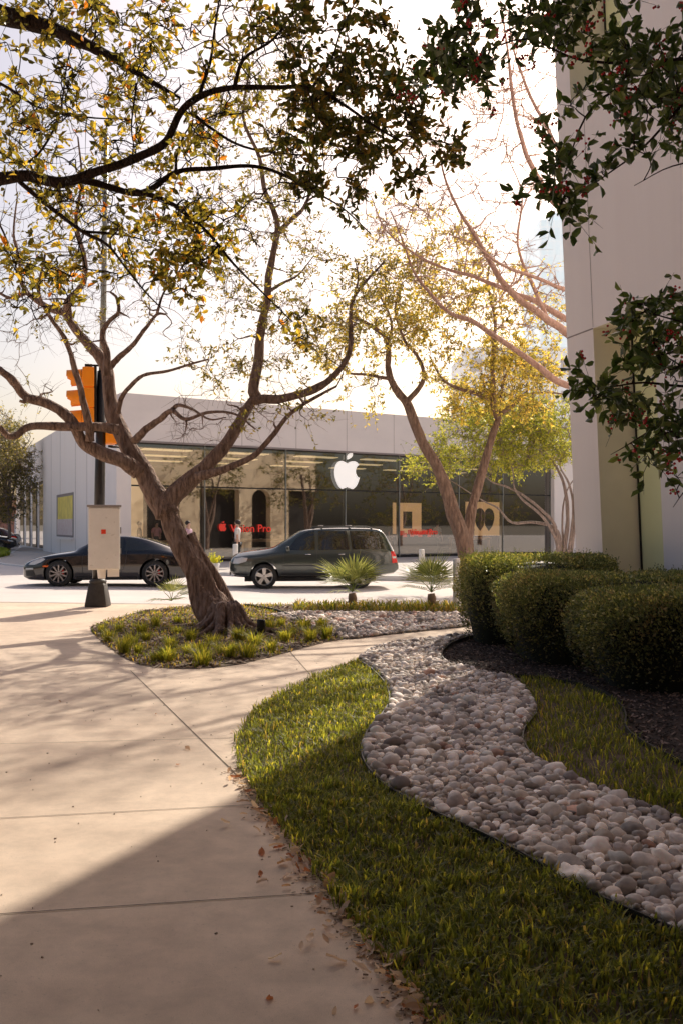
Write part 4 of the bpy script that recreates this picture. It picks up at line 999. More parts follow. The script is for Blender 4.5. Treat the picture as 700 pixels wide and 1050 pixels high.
# logo
def apple(w_):
    import math as m
    pts = []
    right = [(0, .80), (.10, .86), (.25, .89), (.38, .86), (.46, .79)]
    bite = []
    for k in range(0, 9):
        a = m.radians(118+k*15.5); bite.append((.60+.265*m.cos(a), .56+.25*m.sin(a)))
    rlow = [(.50, .38), (.455, .24), (.38, .10), (.29, .01), (.20, -.03), (.10, .0), (0, .03)]
    left = [(-.10, 0), (-.20, -.03), (-.29, .01), (-.38, .11), (-.455, .26), (-.50, .42), (-.50, .58), (-.455, .73), (-.36, .84), (-.23, .88), (-.10, .85)]
    body = right+bite+rlow+left
    body = [(p.x, p.y) for p in cat([Vector((a, b, 0)) for a, b in right], 3)]+bite+[(p.x, p.y) for p in cat([Vector((a, b, 0)) for a, b in rlow], 3)]+[(p.x, p.y) for p in cat([Vector((a, b, 0)) for a, b in left+[(0, .80)]], 3)][:-1]
    lf = []
    for k in range(9): t = k/8; lf.append((.0+.20*t-.09*m.sin(m.pi*t), .93+.26*t+.02*m.sin(m.pi*t)))
    for k in range(1, 8): t = 1-k/8; lf.append((.0+.20*t+.09*m.sin(m.pi*t), .93+.26*t-.02*m.sin(m.pi*t)))
    return [(a*w_, b*w_) for a, b in body], [(a*w_, b*w_) for a, b in lf]
U3 = Vector((u_.x, u_.y, 0)); V3 = Vector((vN.x, vN.y, 0)); Z3 = Vector((0, 0, 1))
def logo(px, ybot, w_, k, m, parent, name):
    s, z = Fp(px, ybot); b, lf = apple(w_); mb = MB(); o = S3(s, k, z)
    mb.prism(b, U3, Z3, o, V3*.025); mb.prism(lf, U3, Z3, o, V3*.025)
    return mb.build(name, m, parent, smooth=False, fix=True)
wl = Fs(367)-Fs(341.5)
logo(354.5, 500.5, wl*1.0, -.16, M['logo'], st, 'logo_sign')
def text(body, s, z, size, k, m, name, parent):
    cu = bpy.data.curves.new(name, 'FONT'); cu.body = body; cu.size = size; cu.extrude = .012; cu.offset = size*.012; cu.space_character = 1.03
    o = bpy.data.objects.new('tmp', cu); COL.objects.link(o); bpy.context.view_layer.update()
    me = bpy.data.meshes.new_from_object(o.evaluated_get(bpy.context.evaluated_depsgraph_get())); bpy.data.objects.remove(o)
    me.materials.clear(); me.materials.append(m); o = bpy.data.objects.new(name, me); COL.objects.link(o)
    Mx = Matrix((( u_.x, 0, -vN.x, 0), (u_.y, 0, -vN.y, 0), (0, 1, 0, 0), (0, 0, 0, 1))); Mx.translation = S3(s, k, z); o.matrix_world = Mx; o.parent = parent; return o
s0, z0 = Fp(236, 545.5); text('Vision Pro', s0, z0, .47, -.09, M['redtext'], 'sign_letters', st)
logo(228, 544.5, .36, -.09, M['redtext'], st, 'small_logo')
s0, z0 = Fp(421, 548); text('Vision Pro', s0, z0, .38, -.09, M['redtext'], 'sign_letters', st)
# interior furnishing: tables, display panels
def ithing(name, label, cat_, px, k, group=None, rot=0):
    s = Fs(px); p = S3(s, k, .012); return thing(name, label, cat_, p, math.atan2(u_.y, u_.x)+rot, group)
def table(px, k, label):
    t = ithing('display_table', label, 'table', px, k, 'wooden display tables inside the store')
    mb = MB(); mb.box((0, 0, .86), (2.4, .9, .07)); mb.build('tabletop', M['wood'], t, bevel=.008, smooth=False)
    for a in (-1, 1):
        for b in (-1, 1):
            mb = MB(); mb.box((a*1.08, b*.36, .412), (.09, .09, .822)); mb.build('leg', M['wood'], t, smooth=False)
    mb = MB(); mb.box((0, 0, .79), (2.0, .7, .07)); mb.build('apron', M['wood'], t, smooth=False)
    for i in range(4):
        q = S3(Fs(px)-.9+i*.6, k-.1, .012+.897)
        tb_ = thing('display_tablet', 'dark tablet on a stand on a store display table', 'tablet', q, math.atan2(u_.y, u_.x), 'tablets shown on the store tables')
        mb = MB(); mb.box((0, .02, .11), (.24, .012, .17), Matrix.Rotation(-.35, 3, 'X')); mb.build('screen', M['carglass'], tb_, smooth=False)
        mb = MB(); mb.box((0, .05, .01), (.1, .12, .018)); mb.build('stand', M['rim'], tb_, smooth=False)
table(405, 1.9, 'wooden display table nearest the tail of the grey green car'); table(448, 2.1, 'wooden display table below the left lit picture panel'); table(505, 2.3, 'wooden display table below the right lit picture panel'); table(165, 2.0, 'wooden display table near the left end of the store'); table(300, 3.6, 'wooden display table behind the roof of the grey green car')
def dpanel(px0, px1, y0, y1, k, shape, label):
    s0, s1 = Fs(px0), Fs(px1); _, z0 = Fp(px0, y1); _, z1 = Fp(px0, y0); t = ithing('picture_panel', label, 'display panel', (px0+px1)/2, k, 'lit tan picture panels inside the store')
    w_ = s1-s0; h = z1-z0; mb = MB(); mb.box((0, 0, z0+h/2), (w_, .08, h)); mb.build('panel', M['display'], t, smooth=False)
    mb = MB(); mb.box((-w_*.4, .06, z0/2), (.06, .04, z0)); mb.box((w_*.4, .06, z0/2), (.06, .04, z0)); mb.build('stand', M['black_metal'], t, smooth=False)
    mb = MB()
    if shape == 'phone': mb.prism([(-w_*.16, -h*.33), (w_*.16, -h*.33), (w_*.16, h*.22), (-w_*.16, h*.22)], (1, 0, 0), (0, 0, 1), (0, -.05, z0+h*.5), (0, .015, 0))
    else:
        for a in (-1, 1):
            pr = [(a*w_*(.13+.15*math.cos(q)), h*(.06+.26*math.sin(q))) for q in [i*math.pi/8 for i in range(-1, 10)]]; pr += [(a*w_*.02, -h*.2), (a*w_*.12, -h*.36), (a*w_*.22, -h*.22)]
            mb.prism(pr, (1, 0, 0), (0, 0, 1), (0, -.05-(a+1)*.002, z0+h*.5), (0, .015, 0))
    mb.build('picture', M['black_metal'], t, smooth=False)
dpanel(418, 447, 515, 548, 1.6, 'phone', 'lit tan panel with a black phone picture, left of the forked trunk'); dpanel(494, 531, 514, 550, 1.6, 'buds', 'lit tan panel with a black rounded two lobed picture, right of the forked trunk')
t = ithing('red_display', 'red goods on a dark counter behind the storefront, left of the forked tree', 'display', 436, 1.0)
mb = MB()
rr = random.Random(3)
for i in range(12): mb.box((-1.1+i*.2, rr.uniform(-.1, .1), 1.05+.2*rr.random()), (.16, .12, .22))
mb.build('goods', M['redgoods'], t, smooth=False, bevel=.01); mb = MB(); mb.box((0, 0, .48), (2.6, .5, .96)); mb.build('counter', M['dark_int'], t, smooth=False)

ob = thing('unseen_sky_blocker', 'unseen dark brick block added behind the viewpoint to cut sky light', 'building')  # added unseen block, keeps sky light off the foreground
mb = MB(); mb.box2((-26, -12, -.3), (16, -6, 24)); mb.build('wall', M['brickdark'], ob, smooth=False)
mb = MB(); mb.box2((-26.3, -12.3, 24.002), (16.3, -5.7, 24.6)); mb.build('cornice', M['seam'], ob, smooth=False)
for j in range(6):
    for i in range(10):
        x = -24+i*4; z = 1.0+j*3.9; f = MB(); f.box2((x, -6, z), (x+1.8, -5.95, z+2.3)); fo = f.build('window', M['black_metal'], ob, smooth=False)
        f = MB(); f.box2((x+.1, -5.95, z+.1), (x+1.7, -5.94, z+2.2)); f.build('pane', M['carglass'], fo, smooth=False)
# arcade across the street, right of frame: seen mirrored in the glass
ab = thing('arcade_building', 'tan stone arcade across the street, mirrored in the store glass', 'building'); A0 = Vector((10.5, 27.6))
def S5(s, k, z): p = A0+u_*s-vN*k; return Vector((p.x, p.y, z))
mb = MB(); dk = MB(); s = 0
bays = []
while s < 15:
    w_ = R.choice([2.3, 3.0, 1.5]); q_ = R.choice([1.0, 2.2, 1.5]); pbox(mb, s, s+q_, 0, .6, -.3, 6.0, S5); bays.append((s+q_, s+q_+w_)); s += q_+w_; 
for a, b in bays:
    n = 8; r_b = (b-a)/2; zc = 3.4 if b-a < 2 else 4.0; ar_ = .9 if b-a < 2 else .02
    prev = None
    for i in range(n):
        a0, a1 = math.pi*i/n, math.pi*(i+1)/n; x0, x1 = a+r_b-r_b*math.cos(a0), a+r_b-r_b*math.cos(a1); h0, h1 = zc+r_b*math.sin(a0)*ar_, zc+r_b*math.sin(a1)*ar_
        vs = [S5(x0, 0, h0), S5(x1, 0, h1), S5(x1, 0, 6.0), S5(x0, 0, 6.0), S5(x0, .6, h0), S5(x1, .6, h1), S5(x1, .6, 6.0), S5(x0, .6, 6.0)]
        mb.add(vs, [(0, 1, 2, 3), (4, 7, 6, 5), (0, 4, 5, 1), (3, 2, 6, 7)])
    pbox(dk, a-.05, b+.05, .7, .8, -.3, 5.6, S5)
pbox(mb, -.1, s, .0, 5, 6.002, 6.6, S5)
mb.build('wall', M['arcade'], ab, smooth=False); dk.build('shadowed_openings', M['dark_int'], ab, smooth=False)

# ---------------------------------------------------------------- far background
b2 = thing('annex_building', 'pale rendered annex with tall dark windows behind the store side wall', 'building')
mb = MB(); pbox(mb, t44+.01, t44+18, -3, -.35, -.3, 7.1); mb.build('wall', M['white_wall'], b2, smooth=False, fix=True)
for i in range(4):
    mb = MB(); pbox(mb, t44+2+i*3.6, t44+4.2+i*3.6, -.349, -.30, .1, 4.4); f_ = mb.build('window', M['black_metal'], b2, smooth=False)
    mb = MB(); pbox(mb, t44+2.2+i*3.6, t44+4.0+i*3.6, -.30, -.295, .3, 4.2); mb.build('pane', M['carglass'], f_, smooth=False)
b3 = thing('brick_building', 'low red brick building with pale garage door far down the side street', 'building')
Z_ = 118
def bq(x0, x1, y0, y1, d0, d1): a = P(x0, y1, Z_); b = P(x1, y0, Z_); return (a.x, Z_+d0, a.z), (b.x, Z_+d1, b.z)
mb = MB(); a, b = bq(-60, 42, 512, 556, 0, 12); mb.box2(a, b); mb.build('wall', M['brick'], b3, smooth=False)
mb = MB(); a, b = bq(-62, 44, 508, 512, -.5, 13); mb.box2(a, b); mb.build('roof', M['seam'], b3, smooth=False)
mb = MB(); a, b = bq(15, 27, 527, 556, -.05, 0); mb.box2(a, b); mb.build('garage_door', M['white'], b3, smooth=False)
for x in (2, 32): 
    mb = MB(); a, b = bq(x, x+6, 524, 536, -.04, 0); mb.box2(a, b); mb.build('window', M['carglass'], b3, smooth=False)
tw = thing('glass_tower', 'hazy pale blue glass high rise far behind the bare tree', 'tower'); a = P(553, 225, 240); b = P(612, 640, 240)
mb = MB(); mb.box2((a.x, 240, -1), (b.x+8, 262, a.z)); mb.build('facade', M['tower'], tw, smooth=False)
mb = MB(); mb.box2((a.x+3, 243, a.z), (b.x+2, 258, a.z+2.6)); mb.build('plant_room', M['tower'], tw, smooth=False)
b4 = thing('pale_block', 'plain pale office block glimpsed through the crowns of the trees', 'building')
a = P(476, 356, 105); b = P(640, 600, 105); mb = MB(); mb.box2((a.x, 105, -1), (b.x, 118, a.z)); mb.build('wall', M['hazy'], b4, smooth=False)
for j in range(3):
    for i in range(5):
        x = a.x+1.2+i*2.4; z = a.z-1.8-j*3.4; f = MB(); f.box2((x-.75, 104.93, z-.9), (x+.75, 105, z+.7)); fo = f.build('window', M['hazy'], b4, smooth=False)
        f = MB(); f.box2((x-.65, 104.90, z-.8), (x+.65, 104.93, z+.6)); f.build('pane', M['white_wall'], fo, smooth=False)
# side street verge
vg = [(-40, 46), (-15.9, 46), (-16.8, 51), (-20, 60), (-40, 60)]
slab('verge', vg, M['kerb'], 0.02, -.3)
mb = MB(); scatter([(-30, 46.3), (-16.1, 46.3), (-17, 51), (-20, 59), (-30, 59)], 160, lambda x, y, r: blade(mb, Vector((x, y, .02)), r.uniform(.15, .35), .07, r.uniform(0, 6.28), r.uniform(.2, 1), r.choice([(.10, .15, .03), (.16, .2, .05)])), seed=31)
tag(mb.build('verge_grass', M['grass'], None, smooth=False), None, 'grass', None, 'stuff')

# ---------------------------------------------------------------- traffic pole, signals, cabinet
pb = G(100.5, 622)
k = pb.y/FPX; t = thing('traffic_pole', 'tall dark traffic pole with a flared black base at the street corner', 'pole', pb)
mb = MB(); mb.add([(-.22, -.22, 0), (.22, -.22, 0), (.22, .22, 0), (-.22, .22, 0), (-.15, -.15, .46), (.15, -.15, .46), (.15, .15, .46), (-.15, .15, .46)], [(0, 3, 2, 1), (4, 5, 6, 7), (0, 1, 5, 4), (1, 2, 6, 5), (2, 3, 7, 6), (3, 0, 4, 7)]); mb.build('base', M['base_grey'], t, bevel=.03, smooth=True, auto=40)
mb = MB(); mb.tube([(0.0, 0, .4), (.04, 0, 2.6), (.08, 0, 4.6)], [.11, .10, .09], 14); mb.build('shaft', M['pole'], t)
mb = MB(); mb.tube([(.08, 0, 4.602), (.12, 0, 6.5), (.16, 0, 9.2)], [.062, .055, .045], 14); mb.build('upper_mast', M['fin'], t)  # lighter grey paints haze onto the upper length of the pole
mb = MB(); mb.lathe([(.05, .43), (.16, .45), (.17, .50), (.12, .54)], n=20); mb.build('collar', M['base_grey'], t)
# control cabinet
cz = EYE-(584-HY)*k; ch = (584-519)*k; cw = (127-96)*k*1.0
t2 = thing('control_cabinet', 'pale grey signal cabinet with red sticker strapped to the traffic pole', 'cabinet', (pb.x+(111.5-100.5)*k, pb.y-.36, cz), rad(13))
mb = MB(); mb.box((0, 0, ch/2), (cw, .42, ch-.04)); mb.build('box', M['cabinet'], t2, bevel=.012, smooth=False)
mb = MB(); mb.box((0, -.222, ch/2), (cw-.03, .022, ch-.09)); dr = mb.build('door', M['cabinet'], t2, bevel=.006, smooth=False)
mb = MB(); mb.box((0, -.01, ch-.005), (cw+.05, .48, .035)); mb.build('top_cap', M['seam'], t2, bevel=.006, smooth=False)
mb = MB(); mb.box((-cw*.02, -.236, ch*.60), (.085, .004, .085)); mb.build('red_sticker', M['red'], dr, bevel=0, smooth=False)
mb = MB(); mb.box((-cw*.04, -.236, ch*.52), (.06, .004, .045)); mb.build('white_sticker', M['white'], dr, smooth=False)
mb = MB(); mb.box((cw*.13, -.236, ch*.575), (.10, .003, .02)); mb.build('faded_label', M['white'], dr, smooth=False)
mb = MB(); mb.box((cw/2+.012, -.1, ch*.62), (.02, .06, .12)); mb.box((cw/2+.012, -.1, ch*.3), (.02, .06, .1)); mb.build('hinge', M['rim_dark'], t2, smooth=False)
mb = MB(); mb.cyl((-.05, .05, -.16), (-.05, .05, .02), .07, .09, 14); mb.box((.17, .0, -.05), (.22, .2, .14)); mb.build('conduit_fitting', M['cabinet'], t2, smooth=False)
# signals
def signal(px, py_top, face_az, label, nsec, sec, dy=0, vis=True):
    z1 = EYE-(py_top-HY)*k; t = thing('traffic_signal', label, 'traffic signal', (pb.x+(px-100.5)*k, pb.y+dy, z1), face_az, 'orange traffic signals on the corner pole')
    for i in range(nsec):
        mb = MB(); zc = -sec*(i+.5); mb.box((0, 0, zc), (.22, sec*1.0, sec-.012)); hs = mb.build('housing_section', M['orange'], t, bevel=.02, smooth=True, auto=35)
        Mx = Matrix.Rotation(rad(-90), 3, 'Y')
        mb = MB(); mb.lathe([(sec*.40, 0), (sec*.44, .02), (sec*.44, .02)], (-.11, 0, zc), 20, Mx); mb.lathe([(0, .0), (sec*.40, .005)], (-.112, 0, zc), 20, Mx); mb.build('lens', M['cartrim'], hs)
        if vis:
            vs = []; fs = []; n = 18
            for j in range(n+1):
                a = rad(-50)+rad(280)*j/n; y, z = math.cos(a)*sec*.43, math.sin(a)*sec*.43; L_ = .30 if 0 < a < math.pi else .22
                vs += [(-.11, y, zc+z), (-.11-L_, y, zc+z-.03), (-.11-L_, y*.96, (z-.005)*.96+zc-.03), (-.11, y*.96, zc+z*.96)]
            for j in range(n): o = j*4; fs += [(o, o+1, o+5, o+4), (o+1, o+2, o+6, o+5), (o+2, o+3, o+7, o+6)]
            mb = MB(); mb.add(vs, fs); mb.build('visor', M['orange'], hs)
    mb = MB(); mb.box((0, 0, .03), (.14, .14, .07)); mb.build('top_bracket', M['black_metal'], t, smooth=False)
    mb = MB(); mb.box((.13 if vis else -.13, 0, -sec*nsec*.5), (.05, .3, sec*nsec*1.04)); mb.build('backplate', M['pole'], t, smooth=False)
    mb = MB(); Lb = .34 if vis else -.30; mb.cyl((0, 0, -sec*nsec-.02), (.0, 0, -sec*nsec-.06), .05); mb.cyl((0, 0, .05), (Lb*.6, 0, .05), .02); mb.cyl((0, 0, -sec*nsec-.05), (Lb*.6, 0, -sec*nsec-.05), .02); mb.build('mounting_arm', M['black_metal'], t)
signal(92.5, 378, rad(12), 'orange three lamp traffic signal facing left, higher on the pole', 3, .395, -.12)
signal(112, 433, rad(200), 'lower orange pedestrian signal box seen behind the forked branches', 1, .42, .12, False)

# ---------------------------------------------------------------- posts
def post(px, ybase, Z, h, label, rad_=.055):
    t = thing('white_post', label, 'post', P(px, 0, Z).xy.to_3d()+Vector((0, 0, -.01)), 0, 'white posts along the street')
    mb = MB(); mb.lathe([(0, h), (rad_*.8, h), (rad_, h-.03), (rad_, 0)], n=16); mb.build('shaft', M['white'], t)
    mb = MB(); mb.lathe([(rad_*1.7, 0), (rad_*1.7, .03), (rad_, .05)], n=16); mb.build('base', M['white'], t)
post(432, 590, 31.8, .82, 'short white post on the far kerb right of the car tail', .09); post(468, 614, 19.2, .96, 'taller white post on the near kerb beside the forked trunk', .075); post(241.5, 586, 33.9, .95, 'white post on the far kerb by the car bonnet', .09)
q = P(220, 0, 34.4).xy.to_3d(); t = thing('potted_shrub', 'small yellow green shrub in a pale pot on the far kerb', 'plant', q)
mb = MB(); mb.lathe([(0, 0), (.14, 0), (.19, .26), (.16, .26), (.15, .22), (0, .22)], n=18); mb.build('pot', M['white'], t)
mb = MB(); rr = random.Random(2)
for i in range(260): leaf(mb, Vector((rr.gauss(0, .09), rr.gauss(0, .09), .3+abs(rr.gauss(0, .12)))), Vector((rr.gauss(0, 1), rr.gauss(0, 1), rr.gauss(.3, 1))), .08, rr.choice([(.3, .3, .06), (.2, .24, .05)]), rr)
mb.build('foliage', M['grass'], t, smooth=False)

# ---------------------------------------------------------------- cars
def wheel(parent, x, y, r, w_, rimm, nsp, side, brake=None):
    """side -1: outer face towards -y"""
    o = bpy.data.objects.new('wheel', None)
    Mx = Matrix.Rotation(rad(90), 3, 'X')
    rr_ = r*.70
    mb = MB(); prof = [(rr_, -w_/2), (r*.93, -w_/2), (r, -w_/2+.03), (r, w_/2-.03), (r*.93, w_/2), (rr_, w_/2)]
    mb.lathe(prof, n=36, M=Mx); wh = mb.build('wheel', M['tyre'], parent, loc=(x, y, r))
    mb = MB(); mb.lathe([(rr_*.96, w_/2), (rr_, w_/2-.02), (rr_, -w_/2+.02), (rr_*.96, -w_/2)] if False else [(rr_, side*-1*-w_/2*0), (rr_, w_/2)], n=36, M=Mx)
    f = -1 if side < 0 else 1
    yo = f*(w_/2-.012)
    ring = [(rr_*1.0, 0), (rr_*.90, .012), (rr_*.86, .05)]
    mb = MB(); Mf = Matrix.Rotation(rad(90)*(1 if f < 0 else -1), 3, 'X')
    mb.lathe([(rr_*1.02, w_/2-.004), (rr_*.97, w_/2+.004), (rr_*.90, w_/2-.02), (rr_*.88, w_/2-.10), (rr_*.88, -w_/2+.02)], n=36, M=Mf)
    for i in range(nsp):
        a = 2*math.pi*i/nsp+.3; c, s_ = math.cos(a), math.sin(a); wd2 = rr_*(.24 if nsp <= 6 else .085)
        e = Vector((c, 0, s_)); q = Vector((-s_, 0, c)); y0 = f*(w_/2-.02); y1 = f*(w_/2-.055); h0 = rr_*.12; h1 = rr_*.93
        vs = [e*h0+q*wd2*.6+Vector((0, y0, 0)), e*h0-q*wd2*.6+Vector((0, y0, 0)), e*h1-q*wd2+Vector((0, y0+f*.008, 0)), e*h1+q*wd2+Vector((0, y0+f*.008, 0))]
        vs += [v+Vector((0, -f*.035, 0)) for v in vs]
        mb.add(vs, [(0, 1, 2, 3), (4, 7, 6, 5), (0, 4, 5, 1), (1, 5, 6, 2), (2, 6, 7, 3), (3, 7, 4, 0)])
    mb.lathe([(0, w_/2+.0), (rr_*.16, w_/2-.004), (rr_*.2, w_/2-.03), (rr_*.2, w_/2-.08)], n=20, M=Mf)
    mb.build('rim', rimm, wh, smooth=True, auto=30)
    mb = MB(); mb.lathe([(0, w_/2-.11), (rr_*.62, w_/2-.11), (rr_*.62, w_/2-.13)], n=28, M=Mf); mb.build('brake_disc', M['rim_dark'], wh)
    mb = MB(); mb.lathe([(0, w_/2-.14), (rr_*.9, w_/2-.14)], n=28, M=Mf); mb.build('wheel_back', M['cartrim'], wh)
    if brake:
        mb = MB(); mb.box((.42*rr_, f*(w_/2-.09), .1*rr_), (.25*rr_, .05, .62*rr_)); mb.build('brake_caliper', brake, wh, bevel=.01, smooth=False)
    return wh
class Car:
    def __init__(s, name, label, L, top, bot, belt, wid, wtop, wheels, wr, paint, loc, rz, scale=1.0, group=None):
        s.L = L; s.top = smoothtab(top); s.bot = bot; s.belt = smoothtab(belt); s.wid = smoothtab(wid); s.wtop = smoothtab(wtop); s.wr = wr
        s.root = thing(name, label, 'car', loc, rz, group, scale); s.paint = paint; s.wheels = wheels
        st_ = sorted(set([i*L/70 for i in range(71)]+[.01, .03, L-.01, L-.03])); vs = []; fs = []; ring = None
        for x in st_:
            r_ = s.section(x); n = len(r_); vs += [(x, y, z) for y, z in r_]+[(x, -y, z) for y, z in reversed(r_[1:-1])]; ring = n+n-2
        m = len(st_)
        for i in range(m-1):
            for k in range(ring): k2 = (k+1) % ring; fs.append((i*ring+k, i*ring+k2, (i+1)*ring+k2, (i+1)*ring+k))
        fs.append(tuple(range(ring-1, -1, -1))); fs.append(tuple((m-1)*ring+k for k in range(ring)))
        mb = MB(); mb.add(vs, fs); body = mb.build('body', [paint, M['cartrim']], s.root, fix=True)
        for wx in wheels:                                             # cut the wheel arches
            cb = MB(); cb.cyl((wx, -1.4, wr), (wx, 1.4, wr), wr*1.16, None, 40); co_ = cb.build('cut', M['cartrim'], s.root, fix=True, smooth=False)
            md = body.modifiers.new('b', 'BOOLEAN'); md.object = co_; md.operation = 'DIFFERENCE'; md.solver = 'EXACT'; 
            try: md.material_mode = 'TRANSFER'
            except Exception: pass
            bpy.context.view_layer.update(); me = bpy.data.meshes.new_from_object(body.evaluated_get(bpy.context.evaluated_depsgraph_get()))
            body.modifiers.clear(); body.data = me; bpy.data.objects.remove(co_)
        me = body.data; me.materials.clear(); me.materials.append(paint); me.materials.append(M['cartrim'])
        for p in me.polygons:
            c = p.center; p.material_index = 0
            for wx in wheels:
                dd = math.hypot(c.x-wx, c.z-wr)
                if abs(dd-wr*1.16) < .03 and abs(p.normal.y) < .5 and abs(c.y) < s.hw(wx)*.985: p.material_index = 1
            p.use_smooth = True
        me.set_sharp_from_angle(angle=rad(38)); s.body = body
        mb = MB(); hw = s.hw(L/2)-.12; mb.box2((wheels[0]-.55, -hw+.25, .2), (wheels[1]+.5, hw-.25, .5)); mb.build('underbody', M['cartrim'], s.root, smooth=False)
    def hw(s, x): return interp(s.wid, x)
    def section(s, x):
        zt = interp(s.top, x); zb = interp(s.bot, x); ze = min(interp(s.belt, x), zt-.02); w_ = interp(s.wid, x); wt = min(interp(s.wtop, x), w_*.97)
        zl = zb+(ze-zb)*.12; zm = zb+(ze-zb)*.55
        sh = ze
        pts = [(0, zb), (w_*.5, zb), (w_*.86, zb), (w_*.955, zb+(ze-zb)*.05), (w_*.99, zl+(ze-zb)*.08), (w_, zm), (w_*.992, zb+(ze-zb)*.75), (w_*.972, zb+(ze-zb)*.93), (w_*.94, sh)]
        gh = zt-sh
        if gh < .10:
            pts += [(w_*.88, sh+gh*.35), (w_*.78, sh+gh*.6), (w_*.6, sh+gh*.82), (w_*.4, sh+gh*.93), (w_*.2, sh+gh*.99), (w_*.1, sh+gh*.998), (0, zt)]
        else:
            wt2 = wt; pts += [(w_*.93*.7+wt2*.3, sh+gh*.30), (w_*.93*.35+wt2*.65, sh+gh*.62), (wt2, sh+gh*.88), (wt2*.93, sh+gh*.955), (wt2*.75, sh+gh*.985), (wt2*.4, zt-.002), (0, zt)]
        return pts
    def side(s, x, z, off=.006):
        pts = s.section(x); 
        for (y0, z0), (y1, z1) in zip(pts[2:], pts[3:]):
            if z0 <= z <= z1: t = (z-z0)/max(1e-6, z1-z0); return y0+(y1-y0)*t+off
        return pts[-4][0]+off
    def patch(s, name, poly, m, off=.007, both=True, parent=None, cell=.05):
        """polygon in side view (x,z) draped on the flank"""
        xs = [p[0] for p in poly]; zs = [p[1] for p in poly]
        bm = bmesh.new(); vv = [bm.verts.new((p[0], 0, p[1])) for p in poly]; bm.faces.new(vv)
        x = min(xs)+cell
        while x < max(xs): bmesh.ops.bisect_plane(bm, geom=bm.verts[:]+bm.edges[:]+bm.faces[:], plane_co=(x, 0, 0), plane_no=(1, 0, 0)); x += cell
        z = min(zs)+cell
        while z < max(zs): bmesh.ops.bisect_plane(bm, geom=bm.verts[:]+bm.edges[:]+bm.faces[:], plane_co=(0, 0, z), plane_no=(0, 0, 1)); z += cell
        bm.verts.index_update(); out = []
        for sg in ((-1, 1) if both else (-1,)):
            mb = MB(); vs = [(v.co.x, sg*s.side(v.co.x, v.co.z, off), v.co.z) for v in bm.verts]
            fs = [tuple(q.index for q in (f.verts if sg < 0 else reversed(f.verts))) for f in bm.faces]
            # thin solid rim so that the pane has an edge
            mb.add(vs, fs); out.append(mb.build(name, m, parent or s.root, fix=False))
        bm.free(); return out
    def topz(s, x, y):
        pts = s.section(x)[::-1]; ay = abs(y)
        for (y0, z0), (y1, z1) in zip(pts, pts[1:]):
            if y0 <= ay <= y1: t = (ay-y0)/max(1e-6, y1-y0); return z0+(z1-z0)*t
        return pts[-1][1]
    def toppatch(s, name, x0, x1, f0, f1, m, off=.008, bow=0.0):
        """windscreen style patch between stations, half widths as a fraction of roof half width"""
        mb = MB(); nx, ny = 14, 16; vs = []; fs = []
        for i in range(nx+1):
            t = i/nx
            for j in range(ny+1):
                q = j/ny*2-1; x = x0+(x1-x0)*t+bow*q*q*(1-t); w_ = (f0+(f1-f0)*t); y = q*w_; vs.append((x, y, s.topz(x, y)+off))
        for i in range(nx):
            for j in range(ny): fs.append((i*(ny+1)+j, i*(ny+1)+j+1, (i+1)*(ny+1)+j+1, (i+1)*(ny+1)+j))
        mb.add(vs, fs); return mb.build(name, m, s.root)
    def line(s, pts, wd=.012, m=None, name='panel_gap', off=.003):
        c = cat([Vector((a, 0, b)) for a, b in pts], 8)
        for sg in (-1, 1):
            mb = MB(); vs = []; fs = []
            for i, p in enumerate(c):
                d = (c[min(i+1, len(c)-1)]-c[max(0, i-1)]).normalized(); nr = Vector((-d.z, 0, d.x))*wd/2
                for q in (p-nr, p+nr): vs.append((q.x, sg*s.side(q.x, q.z, off), q.z))
            for i in range(len(c)-1): fs.append((2*i, 2*i+1, 2*i+3, 2*i+2))
            mb.add(vs, fs); mb.build(name, m or M['cartrim'], s.root)
# SUV
zr0 = -.148
suv = Car('suv', 'dark grey green SUV with silver wheels driving past the glass store', 4.79,
    [(0, .70), (.04, .88), (.2, .985), (.5, 1.05), (.9, 1.10), (1.20, 1.15), (1.38, 1.24), (1.75, 1.47), (2.02, 1.64), (2.3, 1.70), (2.8, 1.73), (3.5, 1.735), (4.05, 1.72), (4.30, 1.67), (4.42, 1.55), (4.58, 1.26), (4.68, 1.08), (4.76, .85), (4.79, .70)],
    [(0, .48), (.15, .38), (.6, .34), (4.2, .36), (4.65, .42), (4.79, .54)],
    [(0, .66), (.04, .80), (.2, .88), (.5, .93), (.9, .97), (1.3, 1.03), (2, 1.06), (3, 1.075), (4.2, 1.10), (4.5, 1.10), (4.68, 1.0), (4.76, .78), (4.79, .66)],
    [(0, .66), (.05, .74), (.2, .86), (.5, .93), (1, .965), (3.8, .965), (4.4, .94), (4.68, .88), (4.79, .80)],
    [(0, .5), (1.2, .70), (1.4, .72), (2.0, .68), (2.5, .67), (4.0, .67), (4.4, .68), (4.79, .7)], [.96, 3.66], .355, M['cargreen'], (0, 0, zr0), rad(5), .96)
xs0 = (236.0-CX)/FPX*27.6
suv.root.location = (xs0, 27.75, zr0)
suv.toppatch('windscreen', 1.36, 2.04, .68, .58, M['carglass_light'], .008)
suv.patch('window', [(1.62, 1.10), (2.40, 1.10), (2.40, 1.64), (2.24, 1.635), (2.08, 1.565), (1.85, 1.42)], M['carglass'])
suv.patch('window', [(2.50, 1.10), (3.38, 1.115), (3.30, 1.64), (2.50, 1.645)], M['carglass'])
suv.patch('window', [(3.46, 1.12), (4.40, 1.13), (4.24, 1.60), (4.05, 1.635), (3.39, 1.64)], M['carglass'])
suv.toppatch('rear_window', 4.44, 4.62, .52, .6, M['carglass'])
suv.patch('headlamp', [(.07, .72), (.12, .86), (.34, .905), (.50, .88), (.46, .78), (.25, .72)], M['headlamp'], .012)
